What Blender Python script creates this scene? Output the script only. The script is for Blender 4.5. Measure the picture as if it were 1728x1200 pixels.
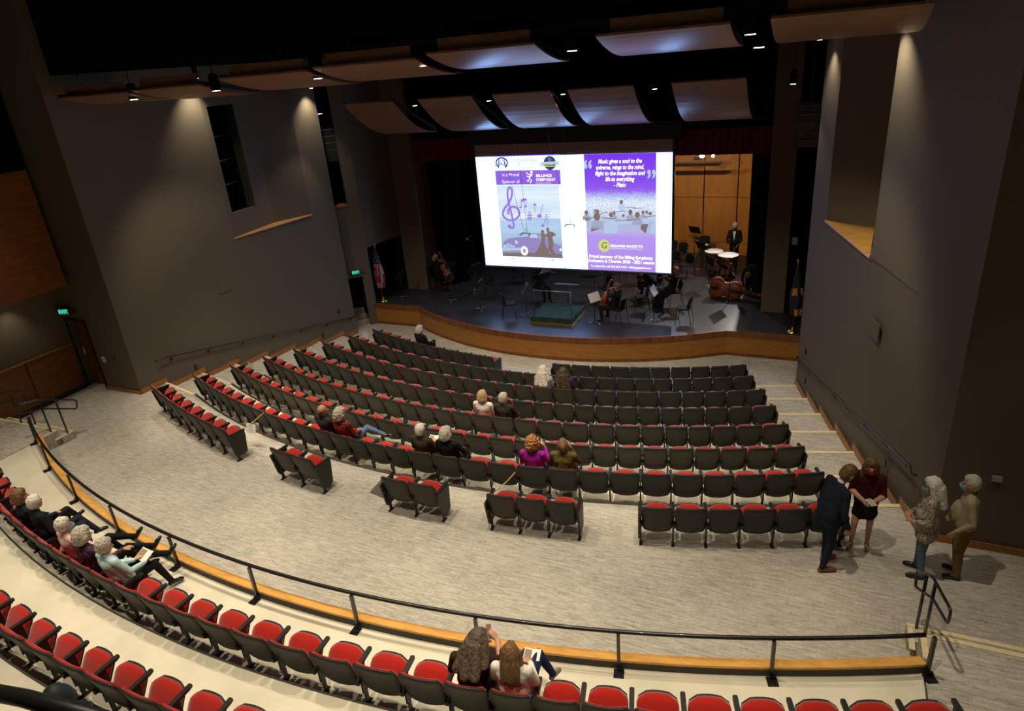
import bpy, bmesh, math, random
import numpy as np
from mathutils import Vector, Matrix, Euler, noise
random.seed(7)
SC = bpy.context.scene
COL = SC.collection
for o in list(bpy.data.objects): bpy.data.objects.remove(o, do_unlink=True)
PI = math.pi; RAD = math.radians
sin, cos = math.sin, math.cos

# ---------------------------------------------------------------- camera
CAM_H = 7.6; FPX = 1155.0
RX = ((0.91353915, 0.09258843, -0.39607272),
      (0.39871914, -0.39639305, 0.8269798),
      (-0.08043171, -0.9134002, -0.39903735))   # camera right / down / forward as columns, world X right, Y to the stage, Z up
cam_d = bpy.data.cameras.new('camera'); cam_d.sensor_fit = 'HORIZONTAL'; cam_d.sensor_width = 36.0
cam_d.lens = 36.0 * FPX / 1728.0; cam_d.clip_start = 0.05; cam_d.clip_end = 200
cam = bpy.data.objects.new('camera', cam_d); COL.objects.link(cam)
mw = Matrix.Identity(4)
for r in range(3):
    mw[r][0] = RX[r][0]; mw[r][1] = -RX[r][1]; mw[r][2] = -RX[r][2]
mw[0][3], mw[1][3], mw[2][3] = 0.0, 0.0, CAM_H
cam.matrix_world = mw
SC.camera = cam
def ray(x, y):
    d = (x - 864.0, y - 600.0, FPX)
    return Vector([sum(RX[r][i] * d[i] for i in range(3)) for r in range(3)])
def at_z(x, y, z):
    d = ray(x, y); return Vector((0, 0, CAM_H)) + d * ((z - CAM_H) / d.z)
def at_y(x, y, Y):
    d = ray(x, y); return Vector((0, 0, CAM_H)) + d * (Y / d.y)

# ---------------------------------------------------------------- world, exposure
w = bpy.data.worlds.new('world'); SC.world = w; w.use_nodes = True
w.node_tree.nodes['Background'].inputs[0].default_value = (0.9, 0.85, 0.75, 1)
w.node_tree.nodes['Background'].inputs[1].default_value = 0.004
SC.view_settings.view_transform = 'Standard'; SC.view_settings.look = 'None'
SC.view_settings.exposure = 0.0; SC.view_settings.gamma = 1.0; SC.view_settings.use_curve_mapping = False

# house lights: (x, y, z, aim x, aim y, aim z, watts, cone deg) ; each gets a black can in add_downlight()
WARM = (1.0, 0.86, 0.65)
HOUSE = []
for x in (-13.6, -10.4, -7.2, -4.0, -0.8):
    HOUSE.append((x, 7.6, 10.2, 0, -0.4, 1150, 66))
for x in (-12.5, -8.5, -4.5, -0.8):
    HOUSE.append((x, 3.4, 10.2, 0, 0.4, 1200, 70))
for x in (-13.0, -9.6, -6.2, -2.8):
    HOUSE.append((x, 8.8, 9.3, 0, 4.2, 1100, 50))
HOUSE.append((3.4, 8.4, 9.8, -0.3, 0, 300, 46)); HOUSE.append((-16.6, 8.4, 9.8, 0, 0, 380, 46))

# ---------------------------------------------------------------- materials
MATS = {}
def M(name, col, rough=0.6, metal=0.0, spec=0.4, var=0.0, scale=(6, 6, 6), bump=0.0, detail=4.0, emis=None, estr=0.0, coat=0.0, sheen=0.0, col2=None):
    if name in MATS: return MATS[name]
    m = bpy.data.materials.new(name); m.use_nodes = True; nt = m.node_tree; b = nt.nodes['Principled BSDF']
    b.inputs['Base Color'].default_value = (*col, 1); b.inputs['Roughness'].default_value = rough
    b.inputs['Metallic'].default_value = metal; b.inputs['Specular IOR Level'].default_value = spec
    if coat: b.inputs['Coat Weight'].default_value = coat
    if sheen: b.inputs['Sheen Weight'].default_value = sheen
    if emis: b.inputs['Emission Color'].default_value = (*emis, 1); b.inputs['Emission Strength'].default_value = estr
    if var or bump or col2:
        tc = nt.nodes.new('ShaderNodeTexCoord'); mp = nt.nodes.new('ShaderNodeMapping'); mp.inputs['Scale'].default_value = scale
        nz = nt.nodes.new('ShaderNodeTexNoise'); nz.inputs['Scale'].default_value = 1.0; nz.inputs['Detail'].default_value = detail
        nt.links.new(tc.outputs['Object'], mp.inputs[0]); nt.links.new(mp.outputs[0], nz.inputs['Vector'])
        if var or col2:
            rp = nt.nodes.new('ShaderNodeValToRGB'); e = rp.color_ramp.elements
            e[0].position = 0.35; e[1].position = 0.65
            c0 = [c * (1 - var) for c in col]; c1 = [min(1, c * (1 + var)) for c in col]
            if col2: c1 = list(col2)
            e[0].color = (*c0, 1); e[1].color = (*c1, 1)
            nt.links.new(nz.outputs['Fac'], rp.inputs[0]); nt.links.new(rp.outputs[0], b.inputs['Base Color'])
        if bump:
            bp = nt.nodes.new('ShaderNodeBump'); bp.inputs['Strength'].default_value = bump; bp.inputs['Distance'].default_value = 0.02
            nt.links.new(nz.outputs['Fac'], bp.inputs['Height']); nt.links.new(bp.outputs[0], b.inputs['Normal'])
    MATS[name] = m
    return m
def E(name, col, strength):
    if name in MATS: return MATS[name]
    m = bpy.data.materials.new(name); m.use_nodes = True; nt = m.node_tree; nt.nodes.clear()
    e = nt.nodes.new('ShaderNodeEmission'); e.inputs[0].default_value = (*col, 1); e.inputs[1].default_value = strength
    o = nt.nodes.new('ShaderNodeOutputMaterial'); nt.links.new(e.outputs[0], o.inputs[0]); MATS[name] = m
    return m
def carpet_mat():
    m = M('carpet', (0.4, 0.36, 0.3), 0.95, spec=0.1); nt = m.node_tree; b = nt.nodes['Principled BSDF']
    tc = nt.nodes.new('ShaderNodeTexCoord')
    def nz(sc, det, rough=0.6):
        mp = nt.nodes.new('ShaderNodeMapping'); mp.inputs['Scale'].default_value = sc
        n = nt.nodes.new('ShaderNodeTexNoise'); n.inputs['Scale'].default_value = 1; n.inputs['Detail'].default_value = det; n.inputs['Roughness'].default_value = rough
        nt.links.new(tc.outputs['Object'], mp.inputs[0]); nt.links.new(mp.outputs[0], n.inputs['Vector']); return n
    a = nz((3.4, 24.0, 6), 5, 0.6); c = nz((13, 62, 13), 3, 0.7); x_ = nz((26, 5, 8), 3, 0.6); bl = nz((.7, .9, .7), 3, 0.5)
    mx = nt.nodes.new('ShaderNodeMix'); mx.data_type = 'FLOAT'; mx.inputs[0].default_value = 0.45
    nt.links.new(a.outputs['Fac'], mx.inputs[2]); nt.links.new(c.outputs['Fac'], mx.inputs[3])
    for extra, wgt in ((x_, .12), (bl, .16)):
        m2 = nt.nodes.new('ShaderNodeMix'); m2.data_type = 'FLOAT'; m2.inputs[0].default_value = wgt
        nt.links.new(mx.outputs[0], m2.inputs[2]); nt.links.new(extra.outputs['Fac'], m2.inputs[3]); mx = m2
    rp = nt.nodes.new('ShaderNodeValToRGB'); e = rp.color_ramp.elements
    e[0].position = 0.40; e[0].color = (0.31, 0.285, 0.24, 1); e[1].position = 0.60; e[1].color = (0.63, 0.585, 0.505, 1)
    nt.links.new(mx.outputs[0], rp.inputs[0]); nt.links.new(rp.outputs[0], b.inputs['Base Color'])
    bp = nt.nodes.new('ShaderNodeBump'); bp.inputs['Strength'].default_value = 0.35; bp.inputs['Distance'].default_value = 0.006
    nt.links.new(c.outputs['Fac'], bp.inputs['Height']); nt.links.new(bp.outputs[0], b.inputs['Normal'])
    return m
CARPET = carpet_mat()
CONCRETE = M('pale_concrete', (0.72, 0.665, 0.52), 0.55, spec=0.3, var=0.07, scale=(1.6, 1.6, 1.6), bump=0.02)
WALL = M('grey_wall_paint', (0.135, 0.112, 0.080), 0.75, spec=0.25, var=0.03, scale=(40, 40, 40), bump=0.05)
BLACKW = M('black_wall', (0.005, 0.005, 0.0055), 1.0, spec=0.0)
WOOD_O = M('orange_veneer', (0.20, 0.066, 0.010), 0.45, spec=0.35, var=0.16, scale=(3, 3, 14), detail=6)
WOOD_H = M('stage_front_veneer', (0.36, 0.15, 0.026), 0.4, spec=0.4, var=0.14, scale=(2.5, 2.5, 20), detail=6)
WOOD_D = M('dark_cherry', (0.19, 0.066, 0.018), 0.4, spec=0.4, var=0.25, scale=(8, 8, 2), detail=6)
WOOD_CAP = M('maple_cap', (0.70, 0.36, 0.085), 0.35, spec=0.45, var=0.14, scale=(3, 9, 9), detail=6)
WOOD_BASE = M('baseboard_wood', (0.34, 0.145, 0.035), 0.45, var=0.15, scale=(4, 4, 20))
NOSE = M('pale_nosing', (0.80, 0.66, 0.42), 0.5, var=0.06, scale=(20, 20, 20))
SHELLW = M('acoustic_shell_veneer', (0.46, 0.17, 0.028), 0.4, spec=0.4, var=0.12, scale=(4, 4, 0.8), detail=6)
CLOUDW = M('ceiling_panel_veneer', (0.205, 0.105, 0.060), 0.30, spec=0.6, var=0.12, scale=(2, 12, 12), detail=6)
BLACK_M = M('black_metal', (0.012, 0.011, 0.011), 0.32, metal=0.0, spec=0.5, coat=0.3)
BLACK_P = M('black_plastic', (0.017, 0.016, 0.015), 0.42, spec=0.4)
CHAIR_SH = M('charcoal_shell', (0.026, 0.025, 0.021), 0.5, spec=0.35, bump=0.06, scale=(220, 220, 220))
RED = M('red_upholstery', (0.43, 0.016, 0.008), 0.85, spec=0.15, sheen=0.3, var=0.05, scale=(300, 300, 300), bump=0.06)
RISER = M('dark_riser', (0.055, 0.048, 0.038), 0.8)
STAGEFL = M('black_stage_floor', (0.034, 0.032, 0.036), 0.36, spec=0.5, var=0.2, scale=(1.5, 1.5, 1.5))
CHROME = M('chrome', (0.7, 0.68, 0.64), 0.2, metal=1.0)
BRASS = M('brass', (0.75, 0.52, 0.18), 0.28, metal=1.0)
PAPER = M('white_paper', (0.82, 0.80, 0.74), 0.8, spec=0.2)
STEEL = M('bare_steel', (0.35, 0.34, 0.32), 0.4, metal=1.0)

# ---------------------------------------------------------------- mesh helpers
class MB:
    def __init__(s): s.v = []; s.f = []
    def add(s, vs, fs, mat=None):
        n = len(s.v)
        for p in vs:
            p = Vector(p)
            s.v.append(tuple(mat @ p) if mat is not None else tuple(p))
        s.f += [tuple(i + n for i in f) for f in fs]; return s
    def box(s, c, size, rz=0.0, mat=None):
        hx, hy, hz = [q / 2 for q in size]; C, S = cos(rz), sin(rz); vs = []
        for dx, dy, dz in ((-1,-1,-1),(1,-1,-1),(1,1,-1),(-1,1,-1),(-1,-1,1),(1,-1,1),(1,1,1),(-1,1,1)):
            x, y = dx * hx, dy * hy
            vs.append((c[0] + C * x - S * y, c[1] + S * x + C * y, c[2] + dz * hz))
        return s.add(vs, ((0,3,2,1),(4,5,6,7),(0,1,5,4),(1,2,6,5),(2,3,7,6),(3,0,4,7)), mat)
    def bar(s, a, b, w, h=None, up=(0, 0, 1)):
        a = Vector(a); b = Vector(b); d = (b - a).normalized(); up = Vector(up)
        if abs(d.dot(up)) > 0.98: up = Vector((0, 1, 0))
        x = d.cross(up).normalized(); z = x.cross(d); h = h or w; vs = []
        for p in (a, b):
            for i, j in ((-1,-1),(1,-1),(1,1),(-1,1)): vs.append(p + x * (i * w / 2) + z * (j * h / 2))
        return s.add(vs, ((0,1,2,3),(7,6,5,4),(0,4,5,1),(1,5,6,2),(2,6,7,3),(3,7,4,0)))
    def tube(s, pts, r, n=8, closed=False):
        pts = [Vector(p) for p in pts]; N = len(pts); rings = []; prev = None
        rr = r if isinstance(r, (list, tuple)) else [r] * N
        for i, p in enumerate(pts):
            a = pts[(i - 1) % N] if (closed or i > 0) else p; b = pts[(i + 1) % N] if (closed or i < N - 1) else p
            d = (b - a).normalized()
            u = prev if prev is not None else (Vector((0, 0, 1)) if abs(d.z) < 0.9 else Vector((1, 0, 0)))
            u = (u - d * u.dot(d)); u = u.normalized() if u.length > 1e-6 else d.orthogonal().normalized(); prev = u; v = d.cross(u)
            rings.append([p + (u * cos(2*PI*k/n) + v * sin(2*PI*k/n)) * rr[i] for k in range(n)])
        vs = [q for ring in rings for q in ring]; fs = []
        for i in range(N if closed else N - 1):
            j = (i + 1) % N
            for k in range(n): fs.append((i*n + k, i*n + (k+1) % n, j*n + (k+1) % n, j*n + k))
        if not closed: fs.append(tuple(range(n))[::-1]); fs.append(tuple((N-1)*n + k for k in range(n)))
        return s.add(vs, fs)
    def lathe(s, prof, n=16, mat=None):
        vs = []; fs = []
        for r, z in prof:
            for k in range(n): vs.append((r * cos(2*PI*k/n), r * sin(2*PI*k/n), z))
        for i in range(len(prof) - 1):
            for k in range(n): fs.append((i*n + k, i*n + (k+1) % n, (i+1)*n + (k+1) % n, (i+1)*n + k))
        fs.append(tuple(range(n))[::-1]); fs.append(tuple((len(prof)-1)*n + k for k in range(n)))
        return s.add(vs, fs, mat)
    def prism(s, poly, z0, z1, mat=None):
        n = len(poly); vs = [(p[0], p[1], z0) for p in poly] + [(p[0], p[1], z1) for p in poly]
        fs = [tuple(range(n))[::-1], tuple(range(n, 2*n))] + [(i, (i+1) % n, n + (i+1) % n, n + i) for i in range(n)]
        return s.add(vs, fs, mat)
    def strip(s, A, B):                      # quads between two equally long polylines
        n = len(A); return s.add(list(A) + list(B), [(i, i+1, n+i+1, n+i) for i in range(n-1)])
    def slab(s, p0, p1, z0, z1, t=0.12, side=1):   # vertical wall slab, thickness to one side
        p0 = Vector((p0[0], p0[1])); p1 = Vector((p1[0], p1[1])); d = (p1 - p0).normalized(); nrm = Vector((-d.y, d.x)) * t * side
        return s.prism([p0, p1, p1 + nrm, p0 + nrm], z0, z1)
    def slab_hole(s, p0, p1, z0, z1, u0, u1, h0, h1, t=0.12, side=1):
        p0 = Vector((p0[0], p0[1])); p1 = Vector((p1[0], p1[1])); q = lambda u: p0.lerp(p1, u)
        s.slab(p0, q(u0), z0, z1, t, side); s.slab(q(u1), p1, z0, z1, t, side)
        if h0 > z0: s.slab(q(u0), q(u1), z0, h0, t, side)
        if h1 < z1: s.slab(q(u0), q(u1), h1, z1, t, side)
        return s
    def ball(s, c, r, n=10, m=6, sc=(1, 1, 1)):
        vs = [(c[0], c[1], c[2] - r * sc[2])]; fs = []
        for i in range(1, m):
            a = -PI/2 + PI * i / m
            for k in range(n): vs.append((c[0] + r*sc[0]*cos(a)*cos(2*PI*k/n), c[1] + r*sc[1]*cos(a)*sin(2*PI*k/n), c[2] + r*sc[2]*sin(a)))
        vs.append((c[0], c[1], c[2] + r * sc[2])); L = len(vs) - 1
        for k in range(n):
            fs.append((0, 1 + (k+1) % n, 1 + k)); fs.append((L, L - n + k, L - n + (k+1) % n))
        for i in range(m - 2):
            for k in range(n): fs.append((1 + i*n + k, 1 + i*n + (k+1) % n, 1 + (i+1)*n + (k+1) % n, 1 + (i+1)*n + k))
        return s.add(vs, fs)
    def mesh(s, name, mat=None, smooth=False, fix=True):
        me = bpy.data.meshes.new(name); me.from_pydata(s.v, [], s.f); me.update()
        if fix:
            bm = bmesh.new(); bm.from_mesh(me); bmesh.ops.recalc_face_normals(bm, faces=bm.faces); bm.to_mesh(me); bm.free()
        if mat: me.materials.append(mat)
        if smooth:
            for p in me.polygons: p.use_smooth = True
        return me
def link(name, me, parent=None, loc=None, rz=None, scale=None):
    o = bpy.data.objects.new(name, me); COL.objects.link(o)
    if parent is not None: o.parent = parent
    if loc is not None: o.location = loc
    if rz is not None: o.rotation_euler = (0, 0, rz)
    if scale is not None: o.scale = scale
    return o
def part(name, mb, mat, parent=None, smooth=False, fix=True): return link(name, mb.mesh(name, mat, smooth, fix), parent)
def tag(o, label=None, cat=None, group=None, kind=None):
    if label: o['label'] = label
    if cat: o['category'] = cat
    if group: o['group'] = group
    if kind: o['kind'] = kind
    return o
def thing(name, label, cat, loc=(0, 0, 0), rz=0.0, group=None):
    o = bpy.data.objects.new(name, None); COL.objects.link(o); o.empty_display_size = 0.1
    o.location = loc; o.rotation_euler = (0, 0, rz); return tag(o, label, cat, group)
def struct(name, mb, mat, parent=None, smooth=False, label=None, fix=True):
    o = part(name, mb, mat, parent, smooth, fix)
    if parent is None: o['kind'] = 'structure'
    if label: o['label'] = label
    return o
def ribbon_arc(mb, pts, w, z0, z1):
    """box-section bar of width w following an XY polyline"""
    n = len(pts); L = []; R = []
    for i, p in enumerate(pts):
        a = Vector(pts[max(0, i-1)][:2]); b = Vector(pts[min(n-1, i+1)][:2]); d = (b - a).normalized(); nn = Vector((-d.y, d.x))
        L.append(Vector(p[:2]) + nn * (w/2)); R.append(Vector(p[:2]) - nn * (w/2))
    vs = []
    for i in range(n): vs += [(L[i].x, L[i].y, z0), (R[i].x, R[i].y, z0), (R[i].x, R[i].y, z1), (L[i].x, L[i].y, z1)]
    fs = [(0, 1, 2, 3), tuple(4*(n-1) + k for k in (3, 2, 1, 0))]
    for i in range(n-1):
        for k in range(4): fs.append((4*i + k, 4*i + 4 + k, 4*i + 4 + (k+1) % 4, 4*i + (k+1) % 4))
    mb.add(vs, fs); return mb
ORD = ['zeroth','first','second','third','fourth','fifth','sixth','seventh','eighth','ninth','tenth','eleventh','twelfth','thirteenth','fourteenth','fifteenth','sixteenth','seventeenth','eighteenth','nineteenth','twentieth']
def nth(i):
    if i <= 20: return ORD[i]
    return {21:'21st',22:'22nd',23:'23rd',31:'31st'}.get(i, '%dth' % i)
# ================================================================ THE ROOM
STEP = 0.2053; FRONT = -7 * STEP; STAGE = FRONT + 0.812; TIER = 0.36; TIER2 = 0.66; TIER3 = 0.96; TOP = 10.6
ARC = {1:(-7.592,32.784,16.136), 2:(-7.546,32.001,16.515), 3:(-7.433,31.939,17.592), 4:(-7.276,31.437,18.267), 5:(-7.146,30.471,18.499),
       6:(-6.951,29.906,19.102), 7:(-6.843,28.98,19.374), 8:(-6.638,28.391,20.013), 'A':(-6.52,27.27,22.91), 'B':(-6.52,27.27,24.22)}
BND = {1:[[-22.91,-21.02,-19.13,-17.24,-15.34,-13.41,-11.46,-9.49,-7.54,-5.64,-3.79],[2.92,4.99,7.02,9.0,10.97,12.95,14.91,16.85,18.74,20.53,22.22]],
 2:[[-23.27,-21.09,-18.9,-16.72,-14.55,-12.43,-10.41,-8.47,-6.57,-4.65,-2.68,-0.68,1.33,3.3,5.13,6.85,8.57,10.31,12.02,13.71,15.38,17.11,18.93,20.79,22.61]],
 3:[[-22.67,-20.68,-18.7,-16.71,-14.7,-12.63,-10.53,-8.56,-6.76,-5.04,-3.34,-1.68,-0.04,1.6,3.29,5.06,6.89,8.69,10.39,12.05,13.78,15.57,17.34,19.02,20.55,22.0]],
 4:[[-22.96,-21.08,-19.2,-17.31,-15.43,-13.55,-11.67,-9.8,-7.95,-6.16,-4.44,-2.75,-1.01,0.8,2.58,4.25,5.84,7.41,8.98,10.55,12.11,13.66,15.2,16.79,18.43,20.08,21.71]],
 5:[[-23.58,-21.75,-19.92,-18.09,-16.27,-14.44,-12.61,-10.78,-8.97,-7.22,-5.6,-4.06,-2.52,-0.94,0.65,2.25,3.88,5.59,7.38,9.19,10.95,12.63,14.19,15.68,17.18,18.75,20.38,22.05]],
 6:[[-23.92,-22.25,-20.58,-18.92,-17.25,-15.58,-13.91,-12.24,-10.57,-8.91,-7.23,-5.53,-3.8,-2.05,-0.31,1.4,3.08,4.75,6.4,8.01,9.58,11.1,12.6,14.09,15.57,17.05,18.56,20.14,21.78]],
 7:[[-24.36,-22.78,-21.21,-19.63,-18.06,-16.48,-14.9,-13.32,-11.68,-10.01,-8.38,-6.85,-5.38,-3.91,-2.42,-0.86,0.81,2.55,4.31,6.06,7.81,9.53,11.21,12.86,14.49,16.1,17.7,19.26,20.75,22.19]],
 8:[[-24.77,-23.12,-21.46,-19.81,-18.16,-16.51,-14.85,-13.2],[-8.84,-7.12,-5.39],[-0.75,0.88,2.51],[5.25,6.75,8.26,9.76],[12.74,14.25,15.76,17.27,18.78,20.29,21.8]],
 'A':[[-21.01,-19.59,-18.16,-16.73,-15.33,-13.97,-12.68,-11.38,-10.03,-8.64,-7.2,-5.74,-4.28,-2.84,-1.39,0.1,1.64,3.21,4.78,6.29,7.71,9.06,10.36,11.67,13.03,14.44,15.86,17.29,18.71,20.14,21.56]],
 'B':[[-10.6,-9.16,-7.72,-6.29,-4.86,-3.42,-1.99,-0.55,0.97,2.42,3.87,5.32,6.77]]}
def on_arc(k, a, dr=0.0):
    c = ARC[k]; r = c[2] + dr; a = RAD(a); return Vector((c[0] + r * sin(a), c[1] - r * cos(a)))
def wl(y): return -16.52 + (y - 11.0) * 0.1108          # left side wall
def wr(y): return 1.71 + (11.42 - y) * 0.2808           # right side wall

# ---- terraces of the stalls: one step per row, carpet in the aisles, pale concrete under the seats
def curve(k):
    """nosing line behind row k: wall point, arc, wall point"""
    yl = 11.76 + (7 - k) * 1.13; kr = k
    L = Vector((wl(yl) - 0.05, yl)); yr = 11.42 + (7 - k) * 1.1398; Rr = Vector((wr(yr) + 0.05, yr))
    a0 = BND[k][0][0] - 0.4; a1 = BND[k][-1][-1] + 0.3
    return [L] + [on_arc(k, a0 + (a1 - a0) * i / 24) for i in range(25)] + [Rr]
CV = {k: curve(k) for k in range(1, 8)}
for k in range(7, 1, -1):
    z = -(8 - k) * STEP; back = CV[k]; front = CV[k-1]
    m = MB(); m.strip([(p.x, p.y, z) for p in back[1:-1]], [(p.x, p.y, z) for p in front[1:-1]])
    m.strip([(p.x, p.y, z) for p in front[1:-1]], [(p.x, p.y, z - STEP - 0.02) for p in front[1:-1]])
    t = struct('floor_terrace', m, CONCRETE, label='pale concrete terrace step under the %s row of seats' % nth(k))
    for side in (0, -1):
        i, j = (0, 1) if side == 0 else (-2, -1)
        m = MB(); m.strip([(back[i].x, back[i].y, z + .004), (back[j].x, back[j].y, z + .004)], [(front[i].x, front[i].y, z + .004), (front[j].x, front[j].y, z + .004)])
        m.strip([(front[i].x, front[i].y, z + .004), (front[j].x, front[j].y, z + .004)], [(front[i].x, front[i].y, z - STEP), (front[j].x, front[j].y, z - STEP)])
        part('aisle_carpet', m, CARPET, t)
for k in range(7, 0, -1):
    z = -(7 - k) * STEP; c = CV[k]
    tr = bpy.data.objects.new('trim_%d' % k, None); COL.objects.link(tr); tag(tr, 'step edge behind the %s row of seats' % nth(k), None, None, 'structure')
    for i, j in ((0, 1), (-2, -1)):
        a, b = c[i], c[j]
        if k in (1,) and i == 0: continue
        m = MB(); m.bar((a.x, a.y - .03, z + .006), (b.x, b.y - .03, z + .006), 0.085, 0.02)
        part('nosing', m, NOSE, tr)
    m = MB(); ribbon_arc(m, [p + Vector((0, .012)) for p in c[1:-1]], 0.06, z - 0.09, z + 0.012)
    part('edge_strip', m, RISER, tr)
# front floor and cross aisle
m = MB(); c = CV[1]; n = len(c)
m.strip([(p.x, p.y, FRONT) for p in c], [(-17.5 + 19.5 * i / (n-1), 22.5, FRONT) for i in range(n)])
struct('floor_front', m, CARPET, label='beige carpet in front of the stage')
m = MB(); c = CV[7]
xs = [p.x for p in c]
fa = [(-20, 11.9)] + [(p.x, p.y) for p in c] + [(7, 11.42)]; m.strip([(x, y, 0) for x, y in fa], [(x, 3.0, 0) for x, y in fa])
m.strip([(p.x, p.y, 0) for p in c], [(p.x, p.y, -STEP - .02) for p in c])
struct('floor', m, CARPET, label='streaky beige grey carpet of the wide cross aisle')

# ---- raised rear tiers
def tier_arc(r, a0=-30.5, a1=24.0, n=40): return [Vector((-6.61 + r * sin(RAD(a0 + (a1-a0)*i/n)), 26.36 - r * cos(RAD(a0 + (a1-a0)*i/n)))) for i in range(n+1)]
CURB_R = 20.72
a_l = -math.degrees(math.asin((16.1 - 6.61) / CURB_R)); a_r = math.degrees(math.asin((6.61 + 1.63) / CURB_R))
fr = tier_arc(CURB_R - .02, a_l, a_r); bk = [on_arc('A', math.degrees(math.asin(max(-.6, min(.6, (p.x + 6.52) / 22.91)))), 0.03) for p in fr]
bk = [Vector((p.x, q.y)) for p, q in zip(fr, bk)]
m = MB(); m.strip([(p.x, p.y, TIER) for p in fr], [(p.x, p.y - .0, TIER) for p in bk])
struct('floor_tier', m, CONCRETE, label='pale concrete floor of the lower rear tier')
b2 = [Vector((p.x, p.y - 1.32)) for p in bk]; b3 = [Vector((p.x, p.y - 1.32)) for p in b2]; b4 = [Vector((p.x, p.y - 4)) for p in b3]
for (z0, A_, B_, nm) in ((TIER2, bk, b2, 'second'), (TIER3, b2, b3, 'third'), (TIER3 + .3, b3, b4, 'fourth')):
    m = MB(); m.strip([(p.x, p.y, z0) for p in A_], [(p.x, p.y, z0) for p in B_]); m.strip([(p.x, p.y, z0) for p in A_], [(p.x, p.y, z0 - .32) for p in A_])
    t = struct('floor_tier', m, CONCRETE, label='pale concrete floor of the %s rear tier' % nm)
    m = MB(); ribbon_arc(m, A_, 0.03, z0 - .3, z0 + .004); part('edge_strip', m, RISER, t)
# curb: wood cap, dark inside face, veneer outside face
cb = bpy.data.objects.new('trim_8', None); COL.objects.link(cb); tag(cb, 'curved maple capped curb along the front of the rear tier', None, None, 'structure')
ca = tier_arc(CURB_R - .05, a_l, a_r, 60)
ribs = 12; step = 60 // ribs
for i in range(ribs):
    seg = ca[i*step:(i+1)*step + 1]
    m = MB(); ribbon_arc(m, [p for p in seg], 0.13, 0.47, 0.505); part('cap_board', m, WOOD_CAP, cb)
m = MB(); ribbon_arc(m, tier_arc(CURB_R + .005, a_l, a_r, 60), 0.02, 0.30, 0.47); part('inner_face', m, RISER, cb)
m = MB(); ribbon_arc(m, tier_arc(CURB_R - .09, a_l, a_r, 60), 0.03, 0.0, 0.47); part('outer_face', m, WOOD_H, cb)
# side landings with two steps each
def landing(x0, x1, y2, y1, xs1, nm, sgn):
    m = MB(); m.box(((x0+x1)/2, (y2-6)/2 - 0.0, TIER/2), (x1-x0, y2+6, TIER)); t = struct('floor_landing', m, CARPET, label='carpeted landing with two steps at the %s end of the rear tier' % nm)
    a, b = (x0, xs1) if sgn < 0 else (xs1, x1)
    m = MB(); m.box(((a+b)/2, (y1+y2)/2, 0.09), (b-a, y1-y2, 0.18)); part('step', m, CARPET, t)
    for (z, y, e) in ((0.18, y1, xs1), (TIER, y2, x1 if sgn < 0 else x0)):
        m = MB(); far = x0 if sgn < 0 else x1
        m.box(((e+far)/2, y - .03, z + .004), (abs(far-e), .07, .018)); part('nosing', m, NOSE, t)
        m = MB(); m.box((e + (.034 if sgn > 0 else -.034), y - .265, z + .0045), (.07, .395, .018)); part('nosing', m, NOSE, t)
landing(1.645, 6.5, 8.02, 8.33, 1.54, 'right', 1)
landing(-18.6, -16.115, 8.43, 8.75, -16.05, 'left', -1)

# ---- side walls
LW = [Vector((wl(11.0), 11.0)), Vector((wl(15.03), 15.03)), Vector((wl(18.23), 18.23)), Vector((wl(19.35), 19.35))]
LV = Vector((-16.20, 17.0)); SILL_L = 3.30
m = MB(); m.slab(LW[0], LW[3], -1.7, SILL_L, .2, 1); m.slab(LW[0], LW[1], SILL_L, TOP, .2, 1); m.slab(LW[2], LW[3], SILL_L, TOP, .2, 1)
WLO = struct('wall_left', m, WALL, label='tall grey side wall left of the seats')
m = MB(); m.slab_hole(LW[1], LV, SILL_L, TOP, 0.10, 0.62, 4.0, 7.0, .12, 1); m.slab(LV, LW[2], SILL_L, TOP, .12, 1)
part('niche_wall', m, WALL, WLO)
m = MB(); m.prism([LW[1] + Vector((.03, 0)), LW[2] + Vector((.03, 0)), LV], SILL_L - .03, SILL_L + .012); part('niche_sill', m, WOOD_CAP, WLO)
# lighting slot in the niche
q0, q1 = LW[1].lerp(LV, .10), LW[1].lerp(LV, .62)
wn = bpy.data.objects.new('window_1', None); COL.objects.link(wn); tag(wn, 'tall black lighting slot in the left wall niche', None, None, 'structure')
dn = Vector((-(q1 - q0).y, (q1 - q0).x)).normalized()
m = MB(); m.slab(q0 + dn * 1.0, q1 + dn * 1.0, 3.9, 7.1, .05, 1); m.slab(q1 + dn * .12, q1 + dn * 1.0, 3.9, 7.1, .05, -1); m.slab(q0 + dn * .12, q0 + dn * 1.0, 3.9, 7.1, .05, 1)
m.prism([q0 + dn * .12, q1 + dn * .12, q1 + dn, q0 + dn], 3.94, 3.99); part('slot_lining', m, BLACKW, wn)
m = MB(); m.slab(q1, q1 + dn * .3, 4.0, 7.0, .03, -1); part('jamb', m, RISER, wn)
for z in (4.75, 5.45, 6.15):
    m = MB(); a = q0 + dn * .5; b = q1 + dn * .5; m.tube([(a.x, a.y, z), (b.x, b.y, z)], .025); part('lighting_pipe', m, STEEL, wn)
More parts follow.
